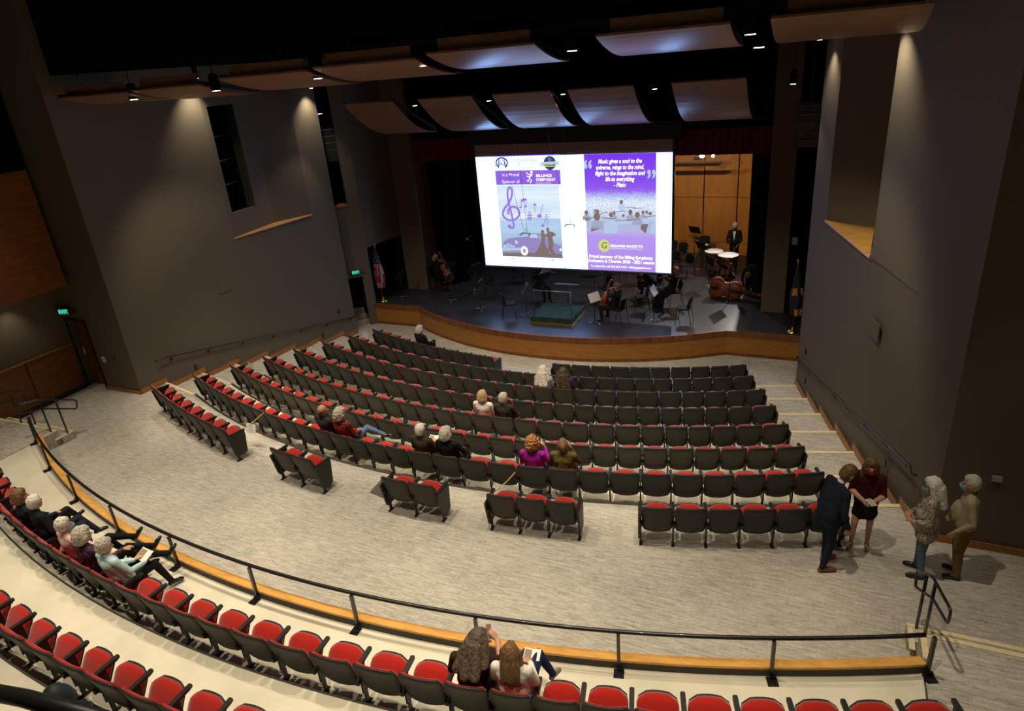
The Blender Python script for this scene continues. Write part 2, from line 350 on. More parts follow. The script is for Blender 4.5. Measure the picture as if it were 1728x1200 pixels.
# return wall left, door, wainscot wall
XW = -18.66
m = MB(); m.slab_hole((XW, 11.0), LW[0], -0.2, TOP, 0.0, (0.76 / (LW[0].x - XW)), -0.2, 2.03, .15, 1)
struct('wall_left_return', m, WALL, label='grey wall with the dark doorway at far left')
m = MB(); m.slab((XW, 11.2), (XW, -7), -0.2, TOP, .15, -1); WLS = struct('wall_far_left', m, WALL, label='grey wall with orange wainscot at far left')
for (y0, y1) in ((9.60, 10.86), (8.3, 9.56), (7.0, 8.26), (5.7, 6.96), (4.4, 5.66)):
    m = MB(); m.box((XW + .03, (y0+y1)/2, .74), (.06, y1-y0, 1.18)); part('wainscot_panel', m, WOOD_O, WLS)
m = MB(); m.box((XW + .025, 7.5, .07), (.05, 6.8, .15)); part('wainscot_base', m, BLACK_P, WLS)
m = MB(); m.box((XW + .035, 7.5, 1.345), (.09, 6.8, .03)); part('wainscot_cap', m, WOOD_BASE, WLS)
m = MB(); m.box((-18.25, 7.3, 4.56), (.86, 7.1, 2.95)); struct('wall_upper_left_box', m, WOOD_O, label='orange veneer panel high at the far left')
m = MB(); m.box((-18.3, 7.3, 8.3), (.8, 7.2, 4.5)); struct('wall_upper_left', m, BLACKW, label='dark upper wall at the far left')
d = bpy.data.objects.new('door_1', None); COL.objects.link(d); tag(d, 'dark doorway with an open orange door at far left', None, None, 'structure')
m = MB(); m.box((-19.3, 12.45, 1.0), (3.2, .1, 2.3)); m.box((-20.9, 11.85, 1.0), (.08, 1.4, 2.3)); m.box((-17.74, 11.85, 1.0), (.08, 1.2, 2.3)); m.box((-19.3, 11.85, 2.16), (3.2, 1.4, .1)); part('vestibule', m, BLACKW, d)
m = MB(); m.box((-19.3, 11.8, -.02), (3.2, 1.5, .05)); part('threshold', m, CARPET, d)
m = MB(); m.box((-18.27, 11.19, 1.0), (.72, .05, 2.0)); leaf = part('door_leaf', m, WOOD_O, d)
m = MB(); m.tube([(-18.52, 11.165, .95), (-18.52, 11.11, .95), (-18.52, 11.11, 1.15), (-18.52, 11.165, 1.15)], .012); part('door_handle', m, CHROME, leaf)
m = MB(); m.box((-18.68, 10.99, 1.0), (.05, .06, 2.06)); m.box((-17.88, 10.99, 1.0), (.05, .06, 2.06)); m.box((-18.28, 10.99, 2.035), (.85, .06, .05)); part('door_frame', m, BLACK_P, d)
# stage-left passage: slanted wall with doorway and tall slot above
PA, PB = Vector((-16.35, 19.25)), Vector((-15.35, 20.45))
m = MB(); m.slab_hole(PA, PB, -1.6, 3.2, .36, .78, -1.6, .52, .15, 1); m.slab_hole(PA, PB, 3.2, TOP, .20, .72, 3.2, 8.4, .15, 1)
struct('wall_stage_left', m, WALL, label='grey slanted wall with doorway beside the stage')
m = MB(); q0, q1 = PA.lerp(PB, .20), PA.lerp(PB, .72); dn = Vector((-(q1-q0).y, (q1-q0).x)).normalized()
m.prism([q0 - dn * .02, q1 - dn * .02, q1 + dn * .5, q0 + dn * .5], 3.17, 3.21); struct('trim_9', m, WOOD_BASE, label='wooden sill of the tall slot beside the stage')
m = MB(); m.slab(q0 + dn * 1.3 + (q0-q1), q1 + dn * 1.3 + (q1-q0), -1.7, TOP, .1, 1); m.slab(PB + dn * .15, PB + dn * 1.5, -1.6, 3.2, .05, 1); struct('wall_slot_back', m, BLACKW, label='black back of the slot and passage left of the stage')
d = bpy.data.objects.new('door_2', None); COL.objects.link(d); tag(d, 'dark doorway with steps beside the left end of the stage', None, None, 'structure')
q0, q1 = PA.lerp(PB, .36), PA.lerp(PB, .78)
for i in range(3):
    m = MB(); a = q0 + dn * (.2 + .28 * i); b = q1 + dn * (.2 + .28 * i)
    m.prism([a, b, b + dn * .28, a + dn * .28], FRONT, FRONT + .17 * (i + 1)); st = part('step', m, CARPET, d)
    m = MB(); m.prism([a, b, b + dn * .05, a + dn * .05], FRONT + .17 * (i+1), FRONT + .17 * (i+1) + .01); part('nosing', m, NOSE, st)
m = MB(); m.slab(PB, (-15.08, 22.35), 1.55, TOP, .12, 1); struct('wall_proscenium_left', m, WALL, label='dark grey wall between side slot and stage opening')
# right wall with niche
RWc = Vector((2.03, 10.58)); RWe = Vector((wr(18.45), 18.45)); RN0 = Vector((wr(14.25), 14.25)); RN1 = Vector((wr(17.25), 17.25)); RV = Vector((1.05, 16.55)); SILL_R = 3.55
m = MB(); m.slab(RWc, RWe, -1.7, SILL_R, .2, -1); m.slab(RWc, RN0, SILL_R, TOP, .2, -1); m.slab(RN1, RWe, SILL_R, TOP, .2, -1)
WRO = struct('wall_right', m, WALL, label='tall grey side wall right of the seats')
m = MB(); m.slab(RN0, RV, SILL_R, TOP, .12, -1); m.slab(RV, RN1, SILL_R, TOP, .12, -1); part('niche_wall', m, WALL, WRO)
m = MB(); m.prism([RN0 - Vector((.03, 0)), RN1 - Vector((.03, 0)), RV], SILL_R - .03, SILL_R + .012); part('niche_sill', m, WOOD_CAP, WRO)
m = MB(); m.slab(RWc, (6.6, 10.5), -.2, TOP, .2, 1); struct('wall_right_return', m, WALL, label='grey return wall behind the two standing older people')
m = MB(); m.slab((6.5, 10.6), (6.5, -7), -.2, TOP, .2, 1); struct('wall_far_right', m, WALL, label='grey far right wall')
m = MB(); m.slab((-19, -6.8), (6.8, -6.8), -.2, TOP, .2, -1); struct('wall_back', m, WALL, label='grey rear wall behind the camera')
# baseboards (stepping with the terraces)
def stepped_base(name, xf, off, ys, lab):
    t = bpy.data.objects.new(name, None); COL.objects.link(t); tag(t, lab, None, None, 'structure')
    for (y0, y1, z) in ys:
        m = MB(); m.slab((xf(y0) + off, y0), (xf(y1) + off, y1), z, z + .15, .02, 1); part('board', m, WOOD_BASE, t)
ysl = [(11.0, 11.78, 0)] + [(11.76 + i*1.13 - .02, 11.76 + (i+1)*1.13 + .1, -(i+1)*STEP) for i in range(6)] + [(18.5, 19.35, FRONT)]
stepped_base('baseboard_left', wl, .03, ysl, 'stepped wooden baseboard along the left wall')
ysr = [(10.6, 11.44, 0)] + [(11.42 + i*1.14 - .02, 11.42 + (i+1)*1.14 + .1, -(i+1)*STEP) for i in range(6)] + [(18.2, 18.45, FRONT)]
stepped_base('baseboard_right', wr, -.03, ysr, 'stepped wooden baseboard along the right wall')
m = MB(); m.slab((2.03, 10.56), (6.5, 10.48), 0, .13, .02, -1); struct('baseboard_right_return', m, WOOD_BASE, label='wooden baseboard of the right return wall')
m = MB(); m.slab((-17.84, 10.98), (-16.5, 10.98), 0, .1, .02, -1); struct('baseboard_left_return', m, WOOD_BASE, label='wooden baseboard beside the left doorway')
m = MB(); m.box((-6.5, 8, TOP + .1), (30, 46, .2)); struct('ceiling', m, BLACKW, label='black ceiling')
m = MB(); m.box((-7.4, 17.2, 9.3), (18.9, 11.8, 2.5)); struct('ceiling_soffit', m, BLACKW, label='black soffit over the stalls above the reflectors')

# ---- stage
def stage_front(off=0.0):
    P = [(-15.45, 20.43 - off), (-13.44, 20.43 - off)]
    R_ = 10.1; cy = 18.75 + R_
    for i in range(1, 30):
        a = -33.2 + 66.4 * i / 30; P.append((-7.9 + (R_ + off) * sin(RAD(a)), cy - (R_ + off) * cos(RAD(a))))
    return [Vector(p) for p in P + [(-2.37, 20.36 - off), (0.9, 20.34 - off)]]
sf = stage_front()
m = MB(); m.prism([(p.x, p.y) for p in sf] + [(1.8, 20.34), (1.8, 30), (-17.5, 30), (-17.5, 20.43)], STAGE - .1, STAGE)
ST = struct('floor_stage', m, STAGEFL, label='black stage floor with curved wooden front')
# curved front is made of veneer boards about 1.2 m wide
m0 = len(sf)
segs = [(0, 1)] + [(1 + 5*i, 1 + 5*(i+1)) for i in range(6)] + [(31, 32)]
for a, b in segs:
    m = MB(); pts = stage_front(.0)[a:b+1]; ribbon_arc(m, pts, .04, FRONT, STAGE - .17); part('front_panel', m, WOOD_H, ST)
    m = MB(); pts = stage_front(.015)[a:b+1]; ribbon_arc(m, pts, .07, STAGE - .18, STAGE + .004); part('edge_board', m, WOOD_D, ST)
    m = MB(); pts = stage_front(.025)[a:b+1]; ribbon_arc(m, pts, .02, FRONT, FRONT + .09); part('kick_board', m, WOOD_D, ST)
# proscenium columns, header, stage house
m = MB(); m.box((-14.56, 22.65, (STAGE + TOP)/2), (.95, .7, TOP - STAGE)); struct('wall_column_left', m, WALL, label='grey proscenium column left of the stage')
m = MB(); m.box((-1.22, 22.55, (STAGE + TOP)/2), (.70, .7, TOP - STAGE)); struct('wall_column_right', m, WALL, label='grey proscenium column right of the stage')
m = MB(); m.box((-7.9, 22.75, 7.85), (13.2, .5, 5.5)); struct('wall_header', m, BLACKW, label='black header above the stage opening')
m = MB(); m.box((-7.0, 30.2, 3.5), (22, .2, 9)); m.box((-17.4, 26, 3.5), (.2, 9, 9)); m.box((2.0, 24.6, 4.5), (.2, 12, 12)); m.box((.4, 22.6, 4.5), (2.6, .2, 12)); m.box((-7, 26.5, 8.2), (22, 9, .2)); m.box((1.2, 18.5, 4.5), (1.8, .15, 12))
struct('wall_stage_house', m, BLACKW, label='black walls and roof of the stage house')
m = MB(); m.box((-16.3, 22.6, 4.5), (2.4, .2, 12)); struct('wall_stage_left_void', m, BLACKW, label='black wall beside the left proscenium column')
# ================================================================ SEATS
def shell_mesh(name, mat, hw_top, hw_bot, z0, z1, y0, y1, t, wrap, nx=8, nz=7, corner=.07, sag=.02, puff=0.0):
    """curved, round-cornered upright panel; front face at +y"""
    g = {}; vs = []; fs = []
    for layer in (0, 1):
        for j in range(nz + 1):
            v = j / nz; z = z0 + (z1 - z0) * v; hw = hw_bot + (hw_top - hw_bot) * v
            d1 = (z1 - z); d0 = (z - z0)
            cut = 0
            if d1 < corner: cut = corner - math.sqrt(max(0, corner**2 - (corner - d1)**2))
            elif d0 < corner: cut = corner - math.sqrt(max(0, corner**2 - (corner - d0)**2))
            for i in range(nx + 1):
                u = -1 + 2 * i / nx; x = u * (hw - cut)
                y = y0 + (y1 - y0) * v + wrap * u * u
                zz = z - sag * (1 - u*u) * (1 - v) + sag * .4 * (1 - u*u) * v
                pf = puff * (1 - u**4) * (1 - (2*v - 1)**4)
                g[layer, i, j] = len(vs); vs.append((x, y + ((t + max(pf, 0)) if layer else min(pf, 0)), zz))
    for j in range(nz):
        for i in range(nx):
            fs.append((g[0,i,j], g[0,i+1,j], g[0,i+1,j+1], g[0,i,j+1])); fs.append((g[1,i,j], g[1,i,j+1], g[1,i+1,j+1], g[1,i+1,j]))
    for i in range(nx):
        fs.append((g[0,i,0], g[1,i,0], g[1,i+1,0], g[0,i+1,0])); fs.append((g[0,i,nz], g[0,i+1,nz], g[1,i+1,nz], g[1,i,nz]))
    for j in range(nz):
        fs.append((g[0,0,j], g[0,0,j+1], g[1,0,j+1], g[1,0,j])); fs.append((g[0,nx,j], g[1,nx,j], g[1,nx,j+1], g[0,nx,j+1]))
    mb = MB(); mb.add(vs, fs); return mb.mesh(name, mat, True)
def tilt(me, ang, pivot):
    R = Matrix.Translation(pivot) @ Matrix.Rotation(ang, 4, 'X') @ Matrix.Translation(-Vector(pivot)); me.transform(R); return me
BACK = shell_mesh('backrest', CHAIR_SH, .262, .247, .315, .858, .15, 0.0, .028, .03, corner=.03, sag=.022)
BACKC = shell_mesh('back_cushion', RED, .245, .225, .42, .846, .135, .026, .03, .03, corner=.03, sag=.0, puff=.035)
# seat: built upright (tipped up), then a second copy laid down for occupied seats
PANU = shell_mesh('seat_pan', CHAIR_SH, .215, .222, .30, .632, .255, .465, .03, -.01, corner=.09)
CUSU = shell_mesh('seat_cushion', RED, .222, .226, .305, .642, .20, .408, .052, -.005, corner=.10, puff=-.03)
PAND = shell_mesh('seat_pan_down', CHAIR_SH, .205, .215, .40, .77, .285, .285, .03, 0, corner=.10); tilt(PAND, -RAD(88), (0, .24, .42))
CUSD = shell_mesh('seat_cushion_down', RED, .215, .222, .41, .80, .23, .23, .055, 0, corner=.11, puff=-.03); tilt(CUSD, -RAD(88), (0, .24, .42))
def _arm():
    m = MB(); s_ = [(-.028, .10), (.028, .10), (.028, .46), (.020, .478), (-.020, .478), (-.028, .46)]
    m.prism(s_, .635, .67); return m.mesh('armrest', BLACK_P)
def _leg():
    m = MB(); m.box((0, .22, .42), (.024, .13, .42)); m.box((0, .28, .625), (.02, .34, .03)); m.box((0, .21, .12), (.028, .05, .24)); m.box((0, .21, .009), (.05, .13, .018)); m.box((0,.14,.46),(.045,.12,.06))
    return m.mesh('leg', BLACK_P)
def _endp():
    m = MB(); poly = [(.04, .645), (.455, .645), (.46, .56), (.42, .17), (.38, .13), (.16, .13), (.13, .19)]
    v = [(-.016, a, b) for a, b in poly] + [(.016, a, b) for a, b in poly]; n = len(poly)
    m.add(v, [tuple(range(n)), tuple(range(2*n-1, n-1, -1))] + [(i, n+i, n+(i+1) % n, (i+1) % n) for i in range(n)])
    return m.mesh('end_panel', CHAIR_SH)
ARM, LEG, ENDP = _arm(), _leg(), _endp()
OCC = {(1,0,4), (3,0,14), (3,0,15), (5,0,14), (5,0,15), (7,0,10), (7,0,11), (7,0,15), (7,0,16), (7,0,19), (7,0,20),
       ('A',0,5), ('A',0,6), ('A',0,8), ('A',0,9), ('A',0,10), ('A',0,20), ('A',0,21)}
ROWZ = {k: -(8 - k) * STEP for k in range(1, 9)}; ROWZ['A'] = TIER; ROWZ['B'] = TIER2
ROWNAME = {k: 'the %s row from the stage' % nth(k) for k in range(1, 8)}
SEATS = {}
def seat(k, sgi, i, label, group, left_end, right_end):
    b = BND[k][sgi]; a = (b[i] + b[i+1]) / 2; R_ = ARC[k][2]; p = R_ * RAD(b[i+1] - b[i]); P = on_arc(k, a); sc = min(1.1, max(.86, p / .545))
    t = thing('theatre_seat', label, 'seat', (P.x, P.y, ROWZ[k]), RAD(a), group); SEATS[k, sgi, i] = t
    occ = (k, sgi, i) in OCC
    bk_ = link('backrest', BACK, t, scale=(sc, 1, 1)); link('back_cushion', BACKC, bk_)
    pn = link('seat_pan', PAND if occ else PANU, t, scale=(sc, 1, 1)); link('seat_cushion', CUSD if occ else CUSU, pn)
    link('armrest', ARM, t, (-p/2, 0, 0)); link('leg', LEG, t, (-p/2, 0, 0))
    if right_end: link('armrest', ARM, t, (p/2, 0, 0)); link('leg', LEG, t, (p/2, 0, 0)); link('end_panel', ENDP, t, (p/2 + .025, 0, 0))
    if left_end: link('end_panel', ENDP, t, (-p/2 - .025, 0, 0))
for k in list(range(1, 9)) + ['A', 'B']:
    for sgi, b in enumerate(BND[k]):
        n = len(b) - 1
        for i in range(n):
            num = nth(i + 1)
            if k == 1: lab = 'red folding seat, %s from the %s, in the %s front row section' % (num, 'left', ('left', 'right')[sgi])
            elif k == 8:
                sec = ('in the far left part', 'in the left pair', 'in the middle pair', 'in the group of three', 'in the right group')[sgi]
                lab = 'red folding seat, %s from left, %s of the rearmost stalls row' % (num, sec)
            elif k == 'A': lab = 'red folding seat behind the curved rail, %s from the right aisle' % nth(n - i)
            elif k == 'B': lab = 'red folding seat in the nearest bottom left row, %s from the left' % num
            else: lab = 'red folding seat, %s from the left, in %s' % (num, ROWNAME[k])
            grp = {8: 'seats of the rearmost stalls row', 'A': 'seats behind the curved rail', 'B': 'seats of the nearest tier row'}.get(k, 'seats of %s' % ROWNAME.get(k, ''))
            seat(k, sgi, i, lab, grp, i == 0, i == n - 1)
# ================================================================ RAILS AND WALL FITTINGS
t = thing('guard_rail', 'long curved black guard rail with posts along the rear tier', 'railing', (0, 0, 0))
rp = tier_arc(CURB_R - .0, a_l, a_r - .2, 70)
part('top_rail', MB().tube([(p.x, p.y, .97) for p in rp], .028, 10), BLACK_M, t, True)
for a in [-22.4 + 5.1 * i for i in range(10)] + [a_l + .3]:
    x, y = -6.61 + (CURB_R + .03) * sin(RAD(a)), 26.36 - (CURB_R + .03) * cos(RAD(a))
    m = MB(); m.box((x, y, .655), (.042, .042, .60), RAD(a)); po = part('post', m, BLACK_M, t)
    xb, yb = -6.61 + (CURB_R + .10) * sin(RAD(a)), 26.36 - (CURB_R + .10) * cos(RAD(a))
    m = MB(); m.box((xb, yb, TIER + .006), (.13, .14, .012), RAD(a)); m.box((xb, yb + .05, TIER + .03), (.07, .04, .05), RAD(a))
    for sx in (-.04, .04): m.box((xb + sx * cos(RAD(a)), yb + sx * sin(RAD(a)) - .04, TIER + .016), (.016, .016, .012), RAD(a))
    part('base_plate', m, BLACK_M, po)
def loop_rail(label, xs, pts, posts):
    t = thing('stair_handrail', label, 'handrail', (0, 0, 0))
    P = []
    n = len(pts)
    for i in range(n):                       # rounded corners
        a, b, c = Vector(pts[i-1]), Vector(pts[i]), Vector(pts[(i+1) % n])
        r = .06; u = b + (a-b).normalized() * min(r, (a-b).length * .4); v = b + (c-b).normalized() * min(r, (c-b).length * .4)
        for k in range(4):
            s_ = k / 3; q = u.lerp(b, s_).lerp(b.lerp(v, s_), s_); P.append((xs(q.x), q.x, q.y))
    part('loop', MB().tube(P, .019, 8, True), BLACK_M, t, True)
    for (px_, py_, z0, z1) in posts: part('post', MB().tube([(px_, py_, z0), (px_, py_, z1)], .021, 8), BLACK_M, t, True)
loop_rail('black looped handrail beside the right landing steps', lambda y: 1.59 + (8.6 - y) * .19, [(8.60, .88), (8.12, 1.20), (7.50, 1.26), (7.50, 1.04), (8.0, .96), (8.55, .64)], [(1.65, 8.28, .18, 1.08), (1.70, 8.00, TIER, 1.2)])
loop_rail('black looped handrail on the left landing steps, nearer the seats', lambda y: -15.93 - (8.98 - y) * .40, [(8.98, .92), (8.38, 1.22), (7.95, 1.26), (7.95, 1.02), (8.35, .98), (8.93, .70)], [(-16.08, 8.60, .18, 1.08), (-16.19, 8.32, TIER, 1.22)])
loop_rail('black looped handrail on the left landing steps, beside the wainscot', lambda y: -17.45, [(8.98, .96), (8.40, 1.24), (8.05, 1.28), (8.05, 1.04), (8.38, 1.0), (8.93, .74)], [(-17.45, 8.70, .18, 1.08), (-17.45, 8.42, TIER, 1.22)])
def wall_rail(label, xf, off, y0, y1, z0, z1, nb):
    t = thing('wall_handrail', label, 'handrail', (0, 0, 0)); s_ = 1 if off > 0 else -1
    f = lambda u: (xf(y0 + (y1-y0)*u) + off, y0 + (y1-y0)*u, z0 + (z1-z0)*u)
    a, b = f(0), f(1); hz = (z1 - z0) / (y1 - y0)
    pts = [(a[0] - off * .9, a[1] - .3, a[2] + .02), (a[0], a[1] - .28, a[2] + .02), a] + [f(i/8) for i in range(1, 8)] + [b, (b[0] - off * .9, b[1] + .03, b[2])]
    part('rail', MB().tube(pts, .02, 8), BLACK_M, t, True)
    for i in range(nb):
        q = f((i + .15) / (nb - .7)); m = MB(); m.tube([q, (q[0], q[1], q[2] - .06), (q[0] - off, q[1], q[2] - .10)], .011, 6)
        m.box((q[0] - off + s_*.008, q[1], q[2] - .10), (.016, .07, .07)); part('bracket', m, BLACK_M, t)
wall_rail('black handrail sloping down the left side wall', wl, .08, 11.9, 19.25, .72, -.76, 7)
wall_rail('black handrail sloping down the right side wall', wr, -.08, 11.2, 18.35, .92, -.45, 8)
# flush wall plates
def plate(label, P, nrm, w, h, mat, cat='access panel', name='access_panel', d=.012):
    nrm = Vector((nrm[0], nrm[1], 0)).normalized(); ang = math.atan2(nrm.y, nrm.x) - PI/2
    t = thing(name, label, cat, P, ang); part('plate', MB().box((0, d/2, 0), (w, d, h)), mat, t)
    part('inset', MB().box((0, d + .002, 0), (w * .86, .006, h * .86)), mat, t); return t
nl = (1, -.11); nr = (-1, -.28)
plate('grey flush access panel on the left side wall', (wl(14.33) + .004, 14.33, 2.06), nl, .44, .44, WALL)
plate('grey flush access panel on the right side wall', (wr(13.6), 13.6, 2.33), nr, .46, .36, WALL)
for lab, P, nn in (('black low outlet on the left wall beside the rearmost aisle step', (wl(12.72), 12.72, .05), nl), ('black outlet on the left wall above the handrail end', (wl(18.6), 18.6, -.3), nl), ('small black outlet low on the left wall near the front', (wl(17.66), 17.66, -.88), nl),
                   ('black outlet on the right wall above the handrail front end', (wr(17.8), 17.8, -.02), nr), ('small black outlet low on the right wall near the front', (wr(17.6), 17.6, -.76), nr), ('small black outlet on the right wall behind the young woman', (wr(12.3), 12.3, .26), nr)):
    t = plate(lab, P, nn, .10, .15, BLACK_P, 'outlet', 'wall_outlet'); part('socket', MB().box((0, .02, .02), (.03, .01, .03)), STEEL, t)
t = plate('white light switch plate beside the left doorway', (-17.62, 11.0, .92), (0, -1), .12, .16, PAPER, 'switch', 'light_switch'); part('toggle', MB().box((0, .025, 0), (.015, .02, .03)), BLACK_P, t)
t = plate('small steel plate on the wall right of the light switch', (-17.15, 11.0, 1.02), (0, -1), .12, .14, STEEL, 'wall plate', 'wall_plate')
t = plate('beige thermostat on the wall behind the older man', (2.72, 10.55, 1.30), (0, -1), .13, .09, M('beige_plastic', (.42, .38, .28), .5), 'thermostat', 'thermostat', .03)
plate('pale junction box on the black wall right of the stage', (-.72, 22.3, 1.72), (0, -1), .16, .22, M('pale_box', (.4, .38, .34), .6), 'junction box', 'junction_box', .05)
plate('pale junction box on the black wall left of the stage', (-15.75, 22.49, 2.25), (0, -1), .12, .22, M('pale_box', (.4, .38, .34), .6), 'junction box', 'junction_box', .05)
def text_mesh(body, size, mat, shear=0.0, align='CENTER', offset=0.0, space=1.0, extrude=0.0):
    cu = bpy.data.curves.new('lettering', 'FONT'); cu.body = body; cu.size = size; cu.align_x = align; cu.align_y = 'CENTER'; cu.shear = shear; cu.offset = offset; cu.space_character = space; cu.extrude = extrude; cu.resolution_u = 3
    o = bpy.data.objects.new('lettering', cu); COL.objects.link(o); bpy.context.view_layer.update()
    me = bpy.data.meshes.new_from_object(o.evaluated_get(bpy.context.evaluated_depsgraph_get())); bpy.data.objects.remove(o, do_unlink=True)
    me.materials.clear(); me.materials.append(mat); return me
EXITG = E('exit_green', (.10, .85, .60), 1.0)
def exit_sign(label, P, ang):
    t = thing('exit_sign', label, 'exit sign', P, ang)
    part('housing', MB().box((0, 0, 0), (.31, .06, .18)), M('sign_housing', (.03, .05, .045), .5), t)
    part('glow_face', MB().box((0, -.033, 0), (.28, .004, .15)), E('exit_face', (.01, .13, .085), 1.0), t)
    o = link('lettering', text_mesh('EXIT', .13, EXITG, offset=.004), t, (0, -.038, 0)); o.rotation_euler = (PI/2, 0, 0)
    part('mount', MB().box((.0, .05, .0), (.12, .06, .1)), BLACK_P, t)
    for s_ in (-1, 1): part('emergency_lamp', MB().ball((s_ * .22 + .05, .02, -.04), .05, 10, 6), M('lamp_head', (.05, .05, .05), .4), t, True)
exit_sign('green lit exit sign above the far left doorway', (-18.36, 10.86, 2.32), RAD(18))
exit_sign('green lit exit sign above the doorway beside the stage', (-15.68, 19.96, .74), RAD(35))

# ================================================================ CEILING
BULB = E('downlight_glow', (1.0, .93, .80), 9.0)
def add_downlight(label, group, P, watts, cone, aim=(0, 0, -1), r=.075, blend=.55, col=WARM):
    t = thing('downlight', label, 'ceiling light', P, 0, group)
    m = MB(); m.lathe([(r*1.25, -.0), (r*1.35, .01), (r*1.3, .30), (r*.5, .33)], 14); part('can', m, BLACKW, t, False)
    part('lens', MB().lathe([(r, -.012), (r*1.02, -.002)], 14), BULB, t)
    part('stem', MB().tube([(0, 0, .32), (0, 0, .8)], .008, 6), BLACKW, t)
    L = bpy.data.lights.new('spot_beam', 'SPOT'); L.energy = watts; L.color = col; L.spot_size = RAD(cone); L.spot_blend = blend; L.shadow_soft_size = r * .8
    o = bpy.data.objects.new('beam', L); COL.objects.link(o); o.parent = t; o.location = (0, 0, -.03)
    o.rotation_euler = Vector(aim).to_track_quat('-Z', 'Y').to_euler(); return t
for i, (x, y, z, ax, ay, wt, cone) in enumerate(HOUSE):
    row = 'over the curved rail' if y == 7.6 else ('over the rear tier' if y < 4 else ('aimed at the stalls' if y == 8.8 else 'over a side landing'))
    add_downlight('black ceiling downlight %s, %s from the left' % (row, nth(1 + len([1 for h in HOUSE if h[1] == y and h[0] < x]))), 'ceiling downlights', (x, y, z), wt, cone, (ax, ay, -10), .10)
def cloud(label, x0, x1, ya, za, yb, zb, sag, group, fascia=True):
    """curved reflector: high near edge, sweeping down and away to a lower far edge"""
    t = thing('ceiling_reflector', label, 'ceiling panel', ((x0+x1)/2, ya, za), 0, group); hw = (x1 - x0) / 2; N = 12
    top = []; bot = []
    for i in range(N + 1):
        u = i / N; y = (yb - ya) * u; z = (zb - za) * (1 - (1 - u)**2.0) - sag * 0 ; bot.append((y, z)); top.append((y, z + .035))
    m = MB()
    for s_ in (-1, 1): pass
    vs = []
    for (y, z) in bot: vs += [(-hw, y, z), (hw, y, z)]
    for (y, z) in top: vs += [(-hw, y, z), (hw, y, z)]
    n2 = 2 * (N + 1); fs = []
    for i in range(N):
        fs += [(2*i, 2*i+2, 2*i+3, 2*i+1), (n2+2*i, n2+2*i+1, n2+2*i+3, n2+2*i+2), (2*i, n2+2*i, n2+2*i+2, 2*i+2), (2*i+1, 2*i+3, n2+2*i+3, n2+2*i+1)]
    fs += [(0, 1, n2+1, n2), (2*N, n2+2*N, n2+2*N+1, 2*N+1)]
    m.add(vs, fs); part('curved_panel', m, CLOUDW, t, False)
    if fascia:
        m = MB(); m.box((.05, .10, .13), (2*hw*.84, .03, .20)); part('fascia_board', m, CLOUDW, t)
    for s_ in (-1, 1):
        part('rib', MB().bar((s_*hw*.97, .03, .05), (s_*hw*.97, yb-ya - .03, zb-za + .07), .03, .08), BLACK_P, t)
        part('hanger_wire', MB().tube([(s_*hw*.7, .4, .05), (s_*hw*.7, .4, TOP - za)], .003, 4), BLACKW, t)
k1 = 11.0 / 13.0
FX = [(-19.01, -16.35), (-16.13, -13.80), (-13.15, -10.55), (-10.39, -7.80), (-7.55, -5.20), (-4.02, -1.70), (-1.07, 1.23)]
FZ = [7.54, 7.57, 7.66, 7.70, 7.77, 7.80, 7.82]; FB = [7.28, 7.26, 7.31, 7.35, 7.42, 7.43, 7.43]
for i, (a, b) in enumerate(FX):
    za = 7.6 + (FZ[i] - 7.6) * k1; zb = 7.6 + (FB[i] - 7.6) * 12.7 / 14.5
    cloud('curved wooden ceiling reflector, %s from the left in the near row' % nth(i+1), a * k1, b * k1, 11.0, za, 12.7, zb, 0, 'near row of ceiling reflectors')
GX = [(-13.49, -11.75), (-10.89, -9.17), (-8.54, -6.85), (-6.37, -4.63), (-3.68, -1.93)]
for i, (a, b) in enumerate(GX):
    cloud('curved wooden ceiling reflector, %s from the left in the far row above the stage' % nth(i+1), a, b, 18.0, 6.68, 20.4, 5.56, 0, 'far row of ceiling reflectors', False)
for i, (x, y, z, wt) in enumerate([(-14.12, 11.4, 7.41, 520), (-11.66, 11.4, 7.45, 560), (-9.03, 11.4, 7.52, 560), (-6.68, 11.4, 7.58, 560), (-3.92, 11.4, 7.61, 560), (-1.20, 11.4, 7.62, 420), (-1.12, 11.9, 7.43, 220)]):
    add_downlight('small bright downlight in the near reflector row, %s from the left' % nth(i+1), 'downlights between the near reflectors', (x, y, z), wt, 88, (0, .42, -1), .075)
for i, (x, y, z, wt) in enumerate([(-14.82, 18.5, 6.44, 90), (-11.31, 18.5, 6.51, 230), (-8.88, 18.5, 6.52, 230), (-6.67, 18.5, 6.57, 230), (-4.2, 18.5, 6.56, 230), (-.95, 18.9, 6.46, 70)]):
    add_downlight('small bright downlight in the far reflector row, %s from the left' % nth(i+1), 'downlights between the far reflectors', (x, y, z), wt, 80, (0, -.35, -1), .06)
# wall grazers above the niches
for lab, P, wt, aim in (('wall washing downlight beside the left niche near edge', (-15.66, 14.72, 7.75), 210, (-.30, 0, -1)), ('wall washing downlight beside the left niche far edge', (-15.30, 18.9, 7.2), 170, (-.28, 0, -1)),
                   ('wall washing downlight beside the right niche near edge', (.55, 13.95, 7.75), 210, (.28, 0, -1)), ('wall washing downlight beside the right niche far edge', (-.42, 17.75, 7.4), 105, (.26, 0, -1)),
                   ('small downlight under the far left veneer panel', (-18.25, 9.6, 3.06), 22, (-.25, 0, -1))):
    add_downlight(lab, None, P, wt, 85, aim, .05, 1.0)

